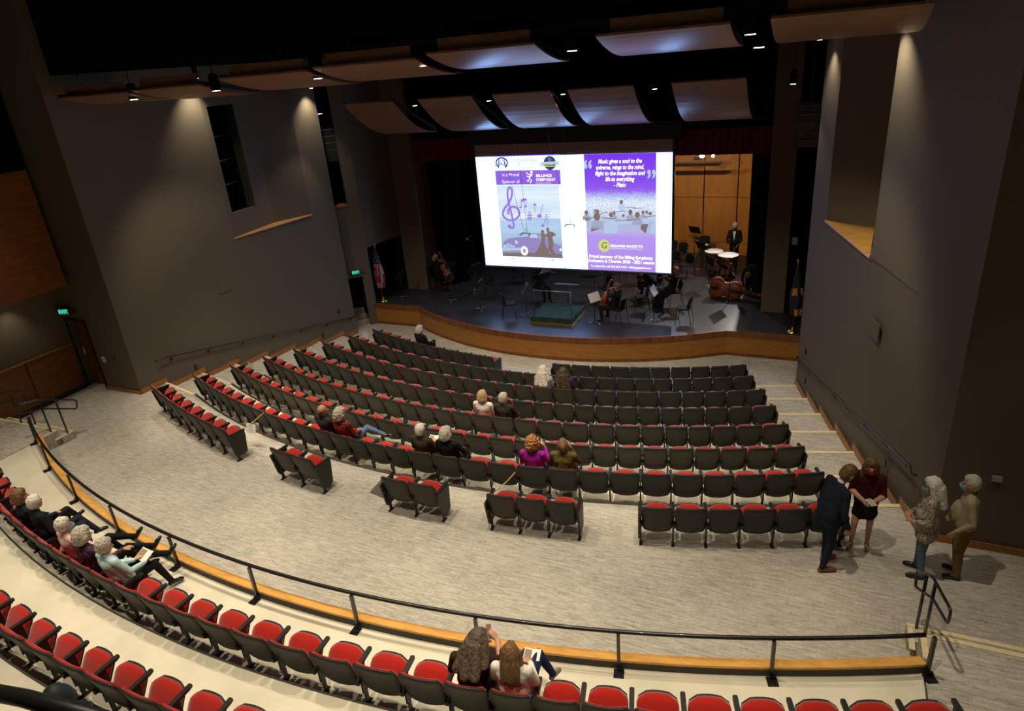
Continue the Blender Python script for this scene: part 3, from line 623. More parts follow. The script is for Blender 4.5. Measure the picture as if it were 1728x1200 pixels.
# ================================================================ PROJECTION SCREEN
SY = 21.7
def scr(px, py): p = at_y(px, py, SY); return (p.x, p.z)
scn = thing('projection_screen', 'large projection screen showing two purple sponsor panels above the stage', 'projection screen', (-7.745, SY, .66))
OX, OZ = -7.745, .66
def flat(name, poly, layer, mat, parent=scn, th=.0015):
    """thin printed layer on the screen cloth; poly in world x,z"""
    m = MB(); v = [(x - OX, -.004 - .003*layer, z - OZ) for x, z in poly]; m.add(v, [tuple(range(len(v)))])
    me = m.mesh(name, mat, False, False)
    if me.polygons and me.polygons[0].normal.y > 0: me.flip_normals()
    return link(name, me, parent)
def rect(x0, x1, z0, z1): return [(x0, z0), (x1, z0), (x1, z1), (x0, z1)]
def prect(px0, py0, px1, py1): return [scr(px0, py0), scr(px1, py0), scr(px1, py1), scr(px0, py1)]
def ell(c, rx, rz, n=20, a0=0, a1=360): return [(c[0] + rx*cos(RAD(a0+(a1-a0)*i/n)), c[1] + rz*sin(RAD(a0+(a1-a0)*i/n))) for i in range(n + (0 if a1-a0 == 360 else 1))]
def stroke(name, pts, wdt, layer, mat, parent=scn):
    n = len(pts); ws = wdt if isinstance(wdt, list) else [wdt]*n; V = []; 
    for i, p in enumerate(pts):
        a = Vector(pts[max(0,i-1)]); b = Vector(pts[min(n-1,i+1)]); d = (b-a); d = d.normalized() if d.length > 0 else Vector((1,0)); nn = Vector((-d.y, d.x)) * ws[i]/2
        V += [(p[0]+nn.x, p[1]+nn.y), (p[0]-nn.x, p[1]-nn.y)]
    m = MB(); m.add([(x-OX, -.004-.003*layer, z-OZ) for x, z in V], [(2*i, 2*i+1, 2*i+3, 2*i+2) for i in range(n-1)])
    return link(name, m.mesh(name, mat, False, False), parent)
def smooth_path(pts, k=6):
    P = [Vector(p) for p in pts]; out = []
    for i in range(len(P)-1):
        p0, p1, p2, p3 = P[max(0,i-1)], P[i], P[i+1], P[min(len(P)-1,i+2)]
        for j in range(k):
            t_ = j/k; out.append(tuple(.5*((2*p1)+(p2-p0)*t_+(2*p0-5*p1+4*p2-p3)*t_*t_+(3*p1-p0-3*p2+p3)*t_**3)))
    out.append(tuple(P[-1])); return out
def txt(body, c, size, mat, layer, parent=scn, width=None, **kw):
    me = text_mesh(body, size, mat, **kw)
    xs = [v.co.x for v in me.vertices]
    if not xs: return
    wd = max(xs) - min(xs); sx = (width / wd) if width else 1.0
    o = link('lettering', me, parent, (c[0] - OX, -.004 - .003*layer, c[1] - OZ)); o.rotation_euler = (PI/2, 0, 0); o.scale = (sx, 1, 1); return o
PW = E('proj_white', (.30, .50, 1.0), 5.0); PV1 = E('proj_violet', (.22, .055, .82), .9); PV2 = E('proj_lilac', (.47, .30, .86), .95); PVT = E('proj_text', (.93, .96, 1), 1.25)
PNAVY = E('proj_navy', (.05, .07, .28), .8); PPALE = E('proj_pale_blue', (.55, .72, .92), .9); PBROWN = E('proj_brown', (.23, .165, .15), 1.0); PGREY = E('proj_grey', (.42, .44, .62), .9); PMAUVE = E('proj_mauve', (.33, .26, .58), .95); PLIME = E('proj_lime', (.62, .70, .22), 1.0); PDIM = E('proj_dim', (.50, .62, .82), .95); PINK_ = E('proj_slate', (.10, .15, .32), .8); PGREEN = E('proj_green', (.10, .28, .20), .9)
X0, X1, ZB, ZT, ZH = -11.13, -4.36, .70, 4.535, 4.93
part('cloth', MB().box((0, .012, (ZH + .66)/2 - OZ), (X1-X0+.04, .012, ZH - .64)), M('screen_cloth', (.30, .22, .19), .8), scn)
part('border', MB().box((X0-.03-OX, .0, (ZH+ZB)/2-OZ), (.08, .02, ZH-ZB+.08)).box((X1+.03-OX, .0, (ZH+ZB)/2-OZ), (.08, .02, ZH-ZB+.08)), BLACK_P, scn)
part('bottom_bar', MB().tube([(X0-.04-OX, 0, ZB-.05-OZ), (X1+.04-OX, 0, ZB-.05-OZ)], .035, 8), BLACK_P, scn)
part('screen_housing', MB().box((0, .1, 5.20-OZ), (7.3, .36, .52)), M('housing_black', (.008, .008, .012), .6), scn)
pic = flat('projected_picture', rect(X0, X1, ZB, ZT), 0, PW)
# left poster
flat('poster_edge', [scr(834, 263.2), scr(944, 259.8), scr(944, 261.2), scr(834, 264.8)], 1, PV1, pic)
flat('title_band', rect(scr(835.5, 288)[0], scr(945.5, 287)[0], scr(840, 312)[1], scr(840, 288)[1]), 1, E('proj_band', (.30, .14, .80), .95), pic)
def grad_mat(name, stops, z0, z1, speck=None, streak=(0.6, 1, 7), amt=.25):
    m = bpy.data.materials.new(name); m.use_nodes = True; nt = m.node_tree; nt.nodes.clear()
    tc = nt.nodes.new('ShaderNodeTexCoord'); sp = nt.nodes.new('ShaderNodeSeparateXYZ'); nt.links.new(tc.outputs['Object'], sp.inputs[0])
    mr = nt.nodes.new('ShaderNodeMapRange'); mr.inputs[1].default_value = z0; mr.inputs[2].default_value = z1; nt.links.new(sp.outputs['Z'], mr.inputs[0])
    mp = nt.nodes.new('ShaderNodeMapping'); mp.inputs['Scale'].default_value = streak; nt.links.new(tc.outputs['Object'], mp.inputs[0])
    nz = nt.nodes.new('ShaderNodeTexNoise'); nz.inputs['Scale'].default_value = 1.0; nz.inputs['Detail'].default_value = 5; nt.links.new(mp.outputs[0], nz.inputs['Vector'])
    ad = nt.nodes.new('ShaderNodeMath'); ad.operation = 'MULTIPLY_ADD'; ad.inputs[1].default_value = amt; nt.links.new(nz.outputs['Fac'], ad.inputs[0]); nt.links.new(mr.outputs[0], ad.inputs[2])
    sb = nt.nodes.new('ShaderNodeMath'); sb.operation = 'SUBTRACT'; sb.inputs[1].default_value = amt*.5; nt.links.new(ad.outputs[0], sb.inputs[0])
    rp_ = nt.nodes.new('ShaderNodeValToRGB'); el = rp_.color_ramp.elements
    while len(el) > 1: el.remove(el[-1])
    el[0].position = stops[0][0]; el[0].color = (*stops[0][1], 1)
    for p_, c_ in stops[1:]: e_ = el.new(p_); e_.color = (*c_, 1)
    nt.links.new(sb.outputs[0], rp_.inputs[0]); last = rp_.outputs[0]
    if speck:
        n2 = nt.nodes.new('ShaderNodeTexNoise'); n2.inputs['Scale'].default_value = 26; n2.inputs['Detail'].default_value = 2; nt.links.new(tc.outputs['Object'], n2.inputs['Vector'])
        r2 = nt.nodes.new('ShaderNodeValToRGB'); r2.color_ramp.elements[0].position = .45; r2.color_ramp.elements[1].position = .62; nt.links.new(n2.outputs['Fac'], r2.inputs[0])
        band = nt.nodes.new('ShaderNodeValToRGB'); be = band.color_ramp.elements
        be[0].position = speck[0]; be[0].color = (0,0,0,1); be[1].position = speck[1]; be[1].color = (0,0,0,1); e_ = be.new((speck[0]+speck[1])/2); e_.color = (1,1,1,1)
        nt.links.new(mr.outputs[0], band.inputs[0])
        mu = nt.nodes.new('ShaderNodeMath'); mu.operation = 'MULTIPLY'; nt.links.new(r2.outputs[0], mu.inputs[0]); nt.links.new(band.outputs[0], mu.inputs[1])
        mx = nt.nodes.new('ShaderNodeMix'); mx.data_type = 'RGBA'; mx.inputs[7].default_value = (1.0, 1.0, 1.0, 1); nt.links.new(mu.outputs[0], mx.inputs[0]); nt.links.new(last, mx.inputs[6]); last = mx.outputs[2]
    e = nt.nodes.new('ShaderNodeEmission'); e.inputs[1].default_value = 1.0; nt.links.new(last, e.inputs[0])
    o = nt.nodes.new('ShaderNodeOutputMaterial'); nt.links.new(e.outputs[0], o.inputs[0]); return m
LPX0, LPX1 = scr(838, 314)[0], scr(950, 434)[0]; LPZ1, LPZ0 = scr(840, 313)[1], scr(848, 432)[1]
SKY = grad_mat('proj_photo_sky', [(0, (.16, .15, .24)), (.10, (.30, .34, .50)), (.24, (.38, .52, .72)), (.42, (.48, .66, .86)), (.52, (.42, .60, .84)), (.56, (.80, .90, .98)), (.72, (.66, .80, .95)), (.86, (.80, .90, 1.0)), (1, (.62, .78, .94))], LPZ0-OZ, LPZ1-OZ, amt=.35)
ph = flat('poster_photo', rect(LPX0, LPX1, LPZ0, LPZ1), 1, SKY, pic)
# text of the left poster
txt('is a Proud', scr(862, 295), .15, PVT, 3, pic, width=.62); txt('Sponsor of', scr(862, 306.5), .15, PVT, 3, pic, width=.66)
txt('BILLINGS', scr(918, 296.5), .13, PVT, 3, pic, width=.56, offset=.004); txt('SYMPHONY', scr(921, 303.5), .13, PVT, 3, pic, width=.70, offset=.004); txt('ORCHESTRA & CHORALE', scr(917, 309), .05, PVT, 3, pic, width=.56)
txt('UNDERRINER', scr(884, 271), .17, PINK_, 3, pic, width=.92); txt('M O T O R S', scr(884, 278.5), .07, PINK_, 3, pic, width=.62); stroke('rule', [scr(866, 275.2), scr(903, 274.3)], .018, 3, PPALE, pic); stroke('fine_print', [scr(864, 284), scr(904, 282.8)], .018, 3, PGREY, pic)
c = scr(847, 275)
stroke('emblem_ring', ell(c, .21, .17, 22, -60, 240), .055, 3, PNAVY, pic); stroke('emblem_letter', [(c[0]-.12, c[1]-.10), (c[0]-.09, c[1]+.12), (c[0], c[1]-.03), (c[0]+.09, c[1]+.12), (c[0]+.12, c[1]-.10)], .06, 4, PNAVY, pic)
stroke('emblem_ribbon', smooth_path([(c[0]-.26, c[1]-.09), (c[0]-.1, c[1]-.02), (c[0]+.1, c[1]-.07), (c[0]+.26, c[1]+.0)]), .055, 5, PGREY, pic)
c = scr(928, 275); flat('badge_disc', ell(c, .22, .23), 3, PNAVY, pic); flat('badge_band', [(c[0]-.36, c[1]-.10), (c[0]+.36, c[1]-.06), (c[0]+.30, c[1]+.01), (c[0]+.36, c[1]+.06), (c[0]-.36, c[1]+.03), (c[0]-.30, c[1]-.04)], 4, PPALE, pic); flat('badge_bar', rect(c[0]-.22, c[0]+.22, c[1]-.12, c[1]-.02), 5, PLIME, pic); flat('badge_mark', ell((c[0], c[1]+.12), .06, .06), 5, PGREEN, pic); txt('WINNER', (c[0], c[1]-.07), .085, PNAVY, 6, pic, width=.38, offset=.003)
# dancing figure logo
fg = [(888,296),(891,291),(889,290)]
flat('logo_head', ell(scr(897, 290.5), .045, .045, 12), 3, PVT, pic); stroke('logo_figure', smooth_path([scr(888, 291), scr(892, 294), scr(898, 294.5), scr(893, 301), scr(897, 304), scr(895, 309)]), [.03]*30+[.02], 3, PVT, pic); flat('logo_note', ell(scr(891.5, 305), .04, .03, 10), 3, PVT, pic); stroke('logo_arm', [scr(889, 297), scr(893, 298), scr(898, 294)], .03, 3, PVT, pic)
# treble clef, staff and notes
def q(x, y): return scr(820 + x/8.0, 310 + y/8.0)
NV = E('proj_note', (.36, .22, .84), .95)
stroke('treble_clef', smooth_path([q(322,575), q(345,600), q(378,580), q(372,520), q(345,400), q(318,290), q(300,200), q(295,110), q(318,48), q(350,80), q(350,170), q(310,260), q(250,340), q(232,420), q(290,485), q(380,488), q(448,430), q(440,350), q(380,310), q(320,335), q(300,390), q(318,410)], 5), .075, 4, NV, pic)
flat('clef_dot', ell(q(322, 575), .075, .07, 14), 4, NV, pic)
for j in range(5):
    d = j * 33
    stroke('staff_line', smooth_path([q(215, 420 + d*.75), q(330, 300 + d), q(460, 250 + d), q(600, 275 + d), q(740, 335 + d*.95), q(870, 345 + d*1.1)], 5), .012, 3, PGREY, pic)
def note(cx_, cy_, sx_, sy_, rr=.06):
    flat('note_head', ell(q(cx_, cy_), rr, rr*.75, 12), 5, NV, pic)
    if sx_: stroke('note_stem', [q(cx_ + (8 if sx_ > 0 else -8), cy_), q(cx_ + 10 + (sx_ if abs(sx_) > 1 else 0), sy_)], .02, 5, NV, pic)
note(470, 320, 1, 225, .045); note(538, 305, 1, 205, .045); stroke('note_beam', [q(476, 228), q(546, 208)], .08, 5, NV, pic); note(663, 280, -1, 390, .055); note(725, 435, 40, 270, .09); note(770, 565, 40, 410, .065)
for x_ in (575, 600): stroke('sharp_bar', [q(x_, 375), q(x_+10, 505)], .03, 5, NV, pic)
for y_ in (425, 460): stroke('sharp_bar', [q(555, y_+8), q(630, y_-4)], .035, 5, NV, pic)
for j in range(4): stroke('note_flag', [q(812 - 3*j, 415+35*j), q(855, 455+35*j)], .02, 5, NV, pic)
# car
flat('car_shadow', [q(240,930), q(1020,950), q(1030,985), q(230,970)], 2, PBROWN, pic)
flat('car_body', [q(222,850), q(240,790), q(300,740), q(420,722), q(560,715), q(590,668), q(730,668), q(800,720), q(900,790), q(1020,850), q(1015,930), q(880,945), q(640,925), q(560,925), q(470,900), q(300,900), q(230,905)], 3, PMAUVE, pic)
flat('car_window', [q(585,712), q(605,680), q(690,678), q(705,735), q(600,728)], 4, PPALE, pic); flat('car_window', [q(712,682), q(735,684), q(760,745), q(715,740)], 4, PGREY, pic)
flat('car_wheel', ell(q(522, 905), .135, .165, 20), 5, PW, pic); flat('car_wheel_hub', ell(q(522, 903), .07, .09, 14), 6, PGREY, pic)
flat('car_grille', [q(232,830), q(300,805), q(390,835), q(395,855), q(240,862)], 5, PPALE, pic)
for j in range(6): stroke('grille_bar', [q(270 + 18*j, 815), q(272 + 18*j, 858)], .02, 6, PMAUVE, pic)
flat('car_bumper', [q(225,865), q(470,862), q(475,895), q(235,902)], 5, PDIM, pic); flat('car_headlamp', ell(q(414, 788), .06, .075, 14), 5, PPALE, pic); flat('car_taillight', ell(q(1010, 890), .03, .05, 10), 5, PW, pic)
# dancing couple silhouette
flat('dancer_silhouette', [q(745,640), q(765,615), q(790,635), q(785,665), q(815,690), q(800,740), q(800,800), q(850,930), q(840,970), q(690,960), q(660,945), q(720,860), q(755,760), q(750,690)], 7, PBROWN, pic)
flat('dancer_silhouette', [q(815,600), q(840,585), q(860,610), q(855,640), q(910,650), q(955,690), q(900,715), q(915,790), q(905,880), q(955,965), q(900,975), q(870,900), q(845,975), q(800,970), q(850,850), q(840,740), q(800,700), q(835,660)], 8, PBROWN, pic)
flat('small_mark', ell(scr(865, 437), .07, .05, 10, 0, 180), 3, PPALE, pic); flat('small_mark', ell(scr(933, 440), .07, .05, 10, 0, 180), 3, PGREY, pic)
for j in range(3): stroke('fine_print', [scr(888 + j, 438.5 + 3*j), scr(912 + j, 439.5 + 3*j)], .016, 3, PGREY, pic)
# right poster
RX0, RX1 = scr(985, 260)[0], scr(1107.5, 260)[0]; RB = ZB
RPH = grad_mat('proj_photo_orchestra', [(0, (.45, .28, .86)), (.30, (.47, .31, .88)), (.36, (.50, .48, .78)), (.42, (.40, .50, .72)), (.50, (.50, .60, .80)), (.60, (.62, .74, .92)), (.655, (.36, .42, .86)), (.69, (.30, .12, .84)), (.80, (.24, .075, .86)), (1, (.20, .04, .86))], RB-OZ, ZT-OZ, (.42, .72), (2, 1, 3), .03)
rpst = flat('poster_panel', rect(RX0, RX1, RB, ZT), 1, RPH, pic)
for body, c, wd, sz in (('Music gives a soul to the', (1045.5, 272), 1.42, .19), ('universe, wings to the mind,', (1045.5, 282.3), 1.56, .19), ('flight to the imagination and', (1045.5, 292.3), 1.64, .19), ('life to everything', (1045.5, 302.3), .96, .19), ('- Plato', (1045.5, 312.2), .40, .19)):
    txt(body, scr(*c), sz, PVT, 3, pic, width=wd, shear=.28, offset=.006)
txt('\u201c', scr(992.5, 291), .95, PDIM, 3, pic, width=.27, offset=.02); txt('\u201d', scr(1099.5, 307.5), .95, PDIM, 3, pic, width=.27, offset=.02)
def pq(x, y): return scr(975 + x/9.23, 250 + y/9.23)
for (x, y, rx_, rz_) in ((135,1000,.07,.08),(310,985,.06,.07),(300,1065,.11,.13),(520,1035,.065,.09),(570,1012,.045,.06),(710,1050,.05,.05),(822,995,.07,.09),(930,1040,.085,.10),(1020,998,.05,.06),(1075,995,.045,.055),(1130,1015,.06,.05),(680,838,.06,.07),(270,965,.035,.04)):
    flat('player_head', ell(pq(x, y), rx_, rz_, 14), 6, PBROWN, pic)
    hx, hz = pq(x, y); b_ = rx_ * 2.1; flat('player_shoulders', [(hx - b_, hz - rz_*3.2), (hx + b_, hz - rz_*3.2), (hx + b_*.85, hz - rz_*1.5), (hx + b_*.3, hz - rz_*.8), (hx - b_*.3, hz - rz_*.8), (hx - b_*.85, hz - rz_*1.5)], 5 if y > 900 else 4, (PGREY, PDIM, PPALE)[int(x) % 3], pic)
flat('conductor_torso', [pq(640,885), pq(680,868), pq(720,885), pq(730,990), pq(655,985)], 3, PDIM, pic)
for poly in ([(215,1130),(330,1120),(385,1190),(370,1215),(190,1215)], [(395,1190),(470,1130),(590,1130),(640,1230),(600,1330),(430,1330),(390,1240)], [(780,1180),(970,1185),(970,1110),(640,1110),(600,1190)], [(975,1050),(1085,1040),(1105,1170),(980,1175)], [(1110,1330),(1160,1180),(1220,1120),(1222,1330)], [(110,1060),(180,1050),(190,1130),(115,1140)], [(820,1150),(960,1060),(740,1060),(720,1110)]):
    flat('player_chair', [pq(*p_) for p_ in poly], 3, PDIM, pic)
for (x, y, l_, a_) in ((230,1080,.5,.1),(470,1090,.45,-.05),(640,985,.5,-.05),(700,1120,.5,.0),(880,1110,.4,.1),(1130,1060,.4,.15),(400,1010,.3,.3),(150,1090,.3,-.2),(930,935,.3,0),(820,920,.35,.02)):
    p_ = pq(x, y); stroke('music_stand_edge', [(p_[0] - l_/2, p_[1] - a_*l_/2), (p_[0] + l_/2, p_[1] + a_*l_/2)], .022, 7, PMAUVE if y < 1000 else PBROWN, pic)
for poly in ([(985,1180),(1100,1180),(1060,1330),(980,1260)], [(120,1085),(180,1080),(180,1130),(120,1130)], [(480,1110),(600,1080),(600,1095),(500,1130)], [(210,1225),(350,1225),(340,1260),(210,1300)]):
    flat('player_shape', [pq(*p_) for p_ in poly], 5, PBROWN, pic)
flat('round_logo', ell(scr(1019.5, 414.5), .20, .215, 24), 3, PLIME, pic); txt('G', scr(1019.5, 414.5), .30, E('proj_olive', (.16, .16, .05), .8), 4, pic, shear=.1)
txt('BILLINGS GAZETTE', scr(1057, 415.5), .10, PVT, 3, pic, width=1.08, offset=.005); txt('C O M M U N I C A T I O N S', scr(1057, 420), .07, PVT, 3, pic, width=1.08); stroke('fine_print', [scr(1031, 423), scr(1083, 424.6)], .02, 3, PV2, pic)
txt('Proud sponsor of the Billing Symphony', scr(1047, 434), .15, PVT, 3, pic, width=2.18, offset=.006); txt('Orchestra & Chorale 2020 - 2021 season', scr(1047, 441.5), .15, PVT, 3, pic, width=2.30, offset=.006); txt('To subscribe, call 406.657.1265 \u2022 billingsgazette.com', scr(1047, 450.5), .10, PVT, 3, pic, width=2.08, offset=.003)
# ================================================================ STAGE DRESSING
def drape(name, label, x0, x1, y, z0, z1, mat, amp=.05, folds=None, along='x', cat='curtain'):
    n = int((x1 - x0) / .05) + 1; folds = folds or (x1 - x0) / .22; F = []; B = []
    for i in range(n + 1):
        u = x0 + (x1 - x0) * i / n; d = amp * sin(2*PI*folds*i/n) + .3*amp*sin(2*PI*folds*.37*i/n + 1)
        F.append((u, y + d) if along == 'x' else (y + d, u)); B.append((u, y + d + .015) if along == 'x' else (y + d + .015, u))
    m = MB(); m.strip([(a, b, z0) for a, b in F], [(a, b, z1) for a, b in F]); m.strip([(a, b, z0) for a, b in B], [(a, b, z1) for a, b in B]); m.strip([(a, b, z0) for a, b in F], [(a, b, z0) for a, b in B])
    o = part(name, m, mat, None, True); return tag(o, label, cat)
VEL = M('red_velvet', (.115, .006, .008), .9, spec=.1, sheen=.2); BLKV = M('black_velour', (.008, .008, .010), .95, spec=.05)
drape('red_valance', 'dark red velvet valance across the top of the stage opening', -14.1, -1.55, 22.62, 4.30, 5.3, VEL, .04)
drape('black_leg_curtain', 'black leg curtain behind the left proscenium column', -14.1, -12.9, 23.6, STAGE, 7, BLKV)
drape('black_leg_curtain', 'black leg curtain right of the wooden shell', -2.30, -1.4, 24.4, STAGE, 7, BLKV)
drape('red_curtain_edge', 'narrow dark red curtain edge beside the left column', -14.12, -13.9, 22.9, STAGE, 4.6, VEL, .03)
drape('black_side_curtain', 'long black side curtain at the left of the stage', 23.8, 28.8, -14.2, STAGE, 7, BLKV, along='y')
drape('black_side_curtain', 'black back curtain behind the screen', -14.2, -9.6, 28.9, STAGE, 7, BLKV)
# wooden acoustic shell
sh = thing('acoustic_shell', 'orange wooden acoustic shell wall at the back of the stage', 'stage wall', (0, 28.85, STAGE))
cols = [(-9.4, -8.24), (-8.2, -7.04), (-7.0, -5.80), (-5.76, -4.54), (-4.50, -3.22)]
rows_ = [(0.0, .48), (.50, 2.33), (2.35, 4.9)]
for (a, b) in cols:
    for (z0, z1) in rows_: part('panel', MB().box(((a+b)/2, 0, (z0+z1)/2), (b-a, .05, z1-z0)), SHELLW, sh)
for (z0, z1) in rows_: part('panel', MB().slab((-3.18, 0), (-2.32, -.42), z0, z1, .05, 1), SHELLW, sh)
part('backing', MB().box((-6.3, .08, 2.4), (6.4, .04, 4.9)), BLACKW, sh)
# shell ceiling with lamps
cl = thing('shell_ceiling', 'dark edge of the shell ceiling panel carrying two bright lamps', 'ceiling panel', (-5.6, 27.6, 3.32))
part('panel', MB().add([(-2.6, -.36, 0), (2.0, -.36, 0), (2.0, -.36, .07), (-2.6, -.36, .07), (-2.6, -.16, -.14), (1.8, -.16, -.14), (1.8, -.16, -.08), (-2.6, -.16, -.08)], [(0,1,2,3),(4,7,6,5),(0,4,5,1),(3,2,6,7),(1,5,6,2),(0,3,7,4)]), M('shell_ceiling_wood', (.10, .05, .02), .6), cl)
for x in (-2.2, -.5, 1.05): part('bracket', MB().box((x, -.3, .16), (.30, .06, .10)), BLACK_P, cl)
for (x, w_) in ((1.22, .22), (1.62, .12)): part('lamp', MB().lathe([(w_*.3, -.05), (w_*.5, 0), (w_*.3, .06)], 12, Matrix.Translation((x, -.35, .26))), E('stage_lamp', (1, .95, .88), 6), cl)
def stage_spot(label, P, aim, watts, col, cone=60, vis=True):
    t = thing('stage_spotlight', label, 'spotlight', P); d = (Vector(aim) - Vector(P)).normalized(); rot = d.to_track_quat('-Z', 'Y').to_matrix().to_4x4()
    m = MB(); m.lathe([(.075, -.02), (.08, 0), (.075, .22), (.05, .26)], 12, rot); part('housing', m, BLACK_P, t)
    part('lens', MB().lathe([(.06, -.03), (.06, -.02)], 12, rot), E('spot_lens', (1, .97, .92), 5), t)
    part('yoke', MB().tube([(-.11, 0, .05), (-.11, 0, .2), (.11, 0, .2), (.11, 0, .05)], .012, 6), BLACK_P, t); part('clamp', MB().tube([(0, 0, .2), (0, 0, .42)], .02, 6), BLACK_P, t)
    L = bpy.data.lights.new('stage_beam', 'SPOT'); L.energy = watts; L.color = col; L.spot_size = RAD(cone); L.spot_blend = 1.0; L.shadow_soft_size = .05
    o = bpy.data.objects.new('beam', L); COL.objects.link(o); o.parent = t; o.location = d * .06; o.rotation_euler = d.to_track_quat('-Z', 'Y').to_euler(); return t
stage_spot('small black spotlight at the top of the right stage wing', (-2.35, 26.6, 3.15), (-4.3, 21.6, STAGE), 650, (1, .94, .85), 110)
stage_spot('black spotlight above the shell lighting its left panels', (-6.2, 23.3, 4.9), (-5.4, 28.8, 1.2), 360, (1, .88, .70), 80)
stage_spot('black spotlight above the shell lighting its right panels', (-3.9, 23.3, 4.9), (-3.6, 28.8, 1.3), 360, (1, .88, .70), 80)
stage_spot('black back light above the middle of the stage', (-5.2, 27.2, 5.6), (-6.4, 21.6, STAGE), 700, (.90, .90, 1), 95)
stage_spot('added weak fill spotlight above the left of the stage', (-10.5, 26.2, 5.8), (-11.6, 21.8, STAGE), 260, (.75, .82, 1), 95)  # added fill lamp, lifts the musicians in the dark left half
pl = thing('lighting_pipe', 'black lighting pipe high above the stage', 'pipe', (0, 0, 0)); part('pipe', MB().tube([(-13, 25.2, 6.1), (-1.6, 25.2, 6.1)], .03, 8), BLACK_P, pl); part('hanger', MB().tube([(-4.8, 25.2, 6.1), (-4.8, 25.2, 8.1)], .01, 6), BLACK_P, pl)
# line array loudspeakers
def line_array(label, P, rz):
    t = thing('line_array', label, 'loudspeaker', P, rz)
    for i in range(5):
        a = RAD(-4 * i); m = MB(); Rm = Matrix.Translation((0, .03*i*i*.2, -.215*i)) @ Matrix.Rotation(-a*.6, 4, 'X')
        m.add([(-.28,-.2,-.1),(.28,-.2,-.1),(.2,.2,-.085),(-.2,.2,-.085),(-.28,-.2,.1),(.28,-.2,.1),(.2,.2,.085),(-.2,.2,.085)], ((0,3,2,1),(4,5,6,7),(0,1,5,4),(1,2,6,5),(2,3,7,6),(3,0,4,7)), Rm)
        c = part('cabinet', m, M('speaker_black', (.04, .04, .04), .4), t)
        part('edge_rail', MB().add([tuple(Rm @ Vector(v)) for v in [(-.27,-.21,.088),(.27,-.21,.088),(.27,-.205,.104),(-.27,-.205,.104)]], [(0,1,2,3)]), STEEL, c)
    part('rigging_frame', MB().box((0, 0, .15), (.5, .36, .05)).box((0, 0, .3), (.06, .06, .3)), BLACK_P, t); part('hanger', MB().tube([(0, 0, .4), (0, 0, 4.4)], .015, 6), BLACK_P, t)
line_array('black hanging line array loudspeaker right of the stage opening', (-.58, 21.0, 5.68), RAD(-6))
line_array('black hanging line array loudspeaker in the tall left slot', (-16.0, 20.25, 5.72), RAD(28))
# hanging microphones
for lab, (px_, py_), y in (('black microphone bar hanging on wires before the car picture', (888, 394), 20.2), ('black microphone bar hanging on wires before the white strip', (963, 379), 20.2)):
    P = at_y(px_, py_, y); t = thing('hanging_microphone', lab, 'microphone', P)
    part('bar', MB().tube([(-.16, 0, .01), (.16, 0, 0)], .012, 6), BLACK_P, t)
    for s_ in (-1, 1):
        part('capsule', MB().tube([(s_*.12, -.03, 0), (s_*.17, -.14, -.03)], .016, 8), BLACK_P, t)
        part('wire', MB().tube([(s_*.05, 0, .01), (s_*.05 - .28 + s_*.25, -.3, 3.2)], .005, 4), BLACK_P, t)
    part('clip', MB().tube([(0, 0, 0), (.0, 0, .18)], .008, 5), BLACK_P, t)
# flags on brass poles
def flag(label, P, us):
    t = thing('flag', label, 'flag', P)
    part('base', MB().lathe([(.16, 0), (.16, .015), (.10, .05), (.03, .08), (.025, .16)], 18), BRASS, t, True)
    part('pole', MB().tube([(0, 0, .08), (0, 0, 2.12)], .014, 8), WOOD_D, t, True)
    fin = MB(); fin.lathe([(.01, 2.10), (.03, 2.13), (.012, 2.16), (.05, 2.20), (.005, 2.28)], 10); part('finial', fin, BRASS, t, True)
    # draped cloth, gathered on the pole
    n = 22; Z = 14; vs = []; fs = []
    for j in range(Z + 1):
        v = j / Z; z = 2.02 - 1.45 * v; spread = .03 + .13 * min(1, v * 1.6) * (1 - .25 * max(0, v - .75) * 4)
        for i in range(n):
            a = 2*PI*i/n; r = spread * (1 + .38 * sin(5*a + 2*v)); vs.append((r * cos(a) + .05*v, r * sin(a) - .03*v, z))
    for j in range(Z):
        for i in range(n): fs.append((j*n+i, j*n+(i+1) % n, (j+1)*n+(i+1) % n, (j+1)*n+i))
    m = MB(); m.add(vs, fs); me = m.mesh('cloth', None, True)
    if us:
        for mm in (M('flag_red', (.20, .015, .018), .8), M('flag_white', (.34, .30, .26), .8), M('flag_navy', (.014, .02, .07), .8)): me.materials.append(mm)
        for p in me.polygons:
            j = p.index // n; i = p.index % n
            p.material_index = 2 if j < 5 else ((i + j // 3) // 2) % 2
    else:
        for mm in (M('flag_dark', (.012, .014, .03), .8), M('flag_gold', (.42, .24, .03), .7)): me.materials.append(mm)
        for p in me.polygons:
            j = p.index // n; i = p.index % n; p.material_index = 1 if ((j in (6, 7) and i % 7 < 3) or (j in (12, 13) and i % 5 < 3)) else 0
    c = link('cloth', me, t)
    if us:
        m = MB()
        for k in range(22):
            a = random.uniform(0, 2*PI); z = random.uniform(1.55, 1.95); v = (2.02-z)/1.45; r = .04 + .2 * v * 1.5
            m.box((r*cos(a)*1.1, -abs(r*sin(a))*1.1, z), (.025, .01, .025), a)
        part('stars', m, M('flag_white', (.55, .52, .47), .8), c)['kind'] = 'stuff'
flag('star spangled red and white striped flag at the left stage end', (-15.2, 20.72, STAGE), True)
flag('dark flag with gold fringe at the right stage end', (-.52, 20.62, STAGE), False)
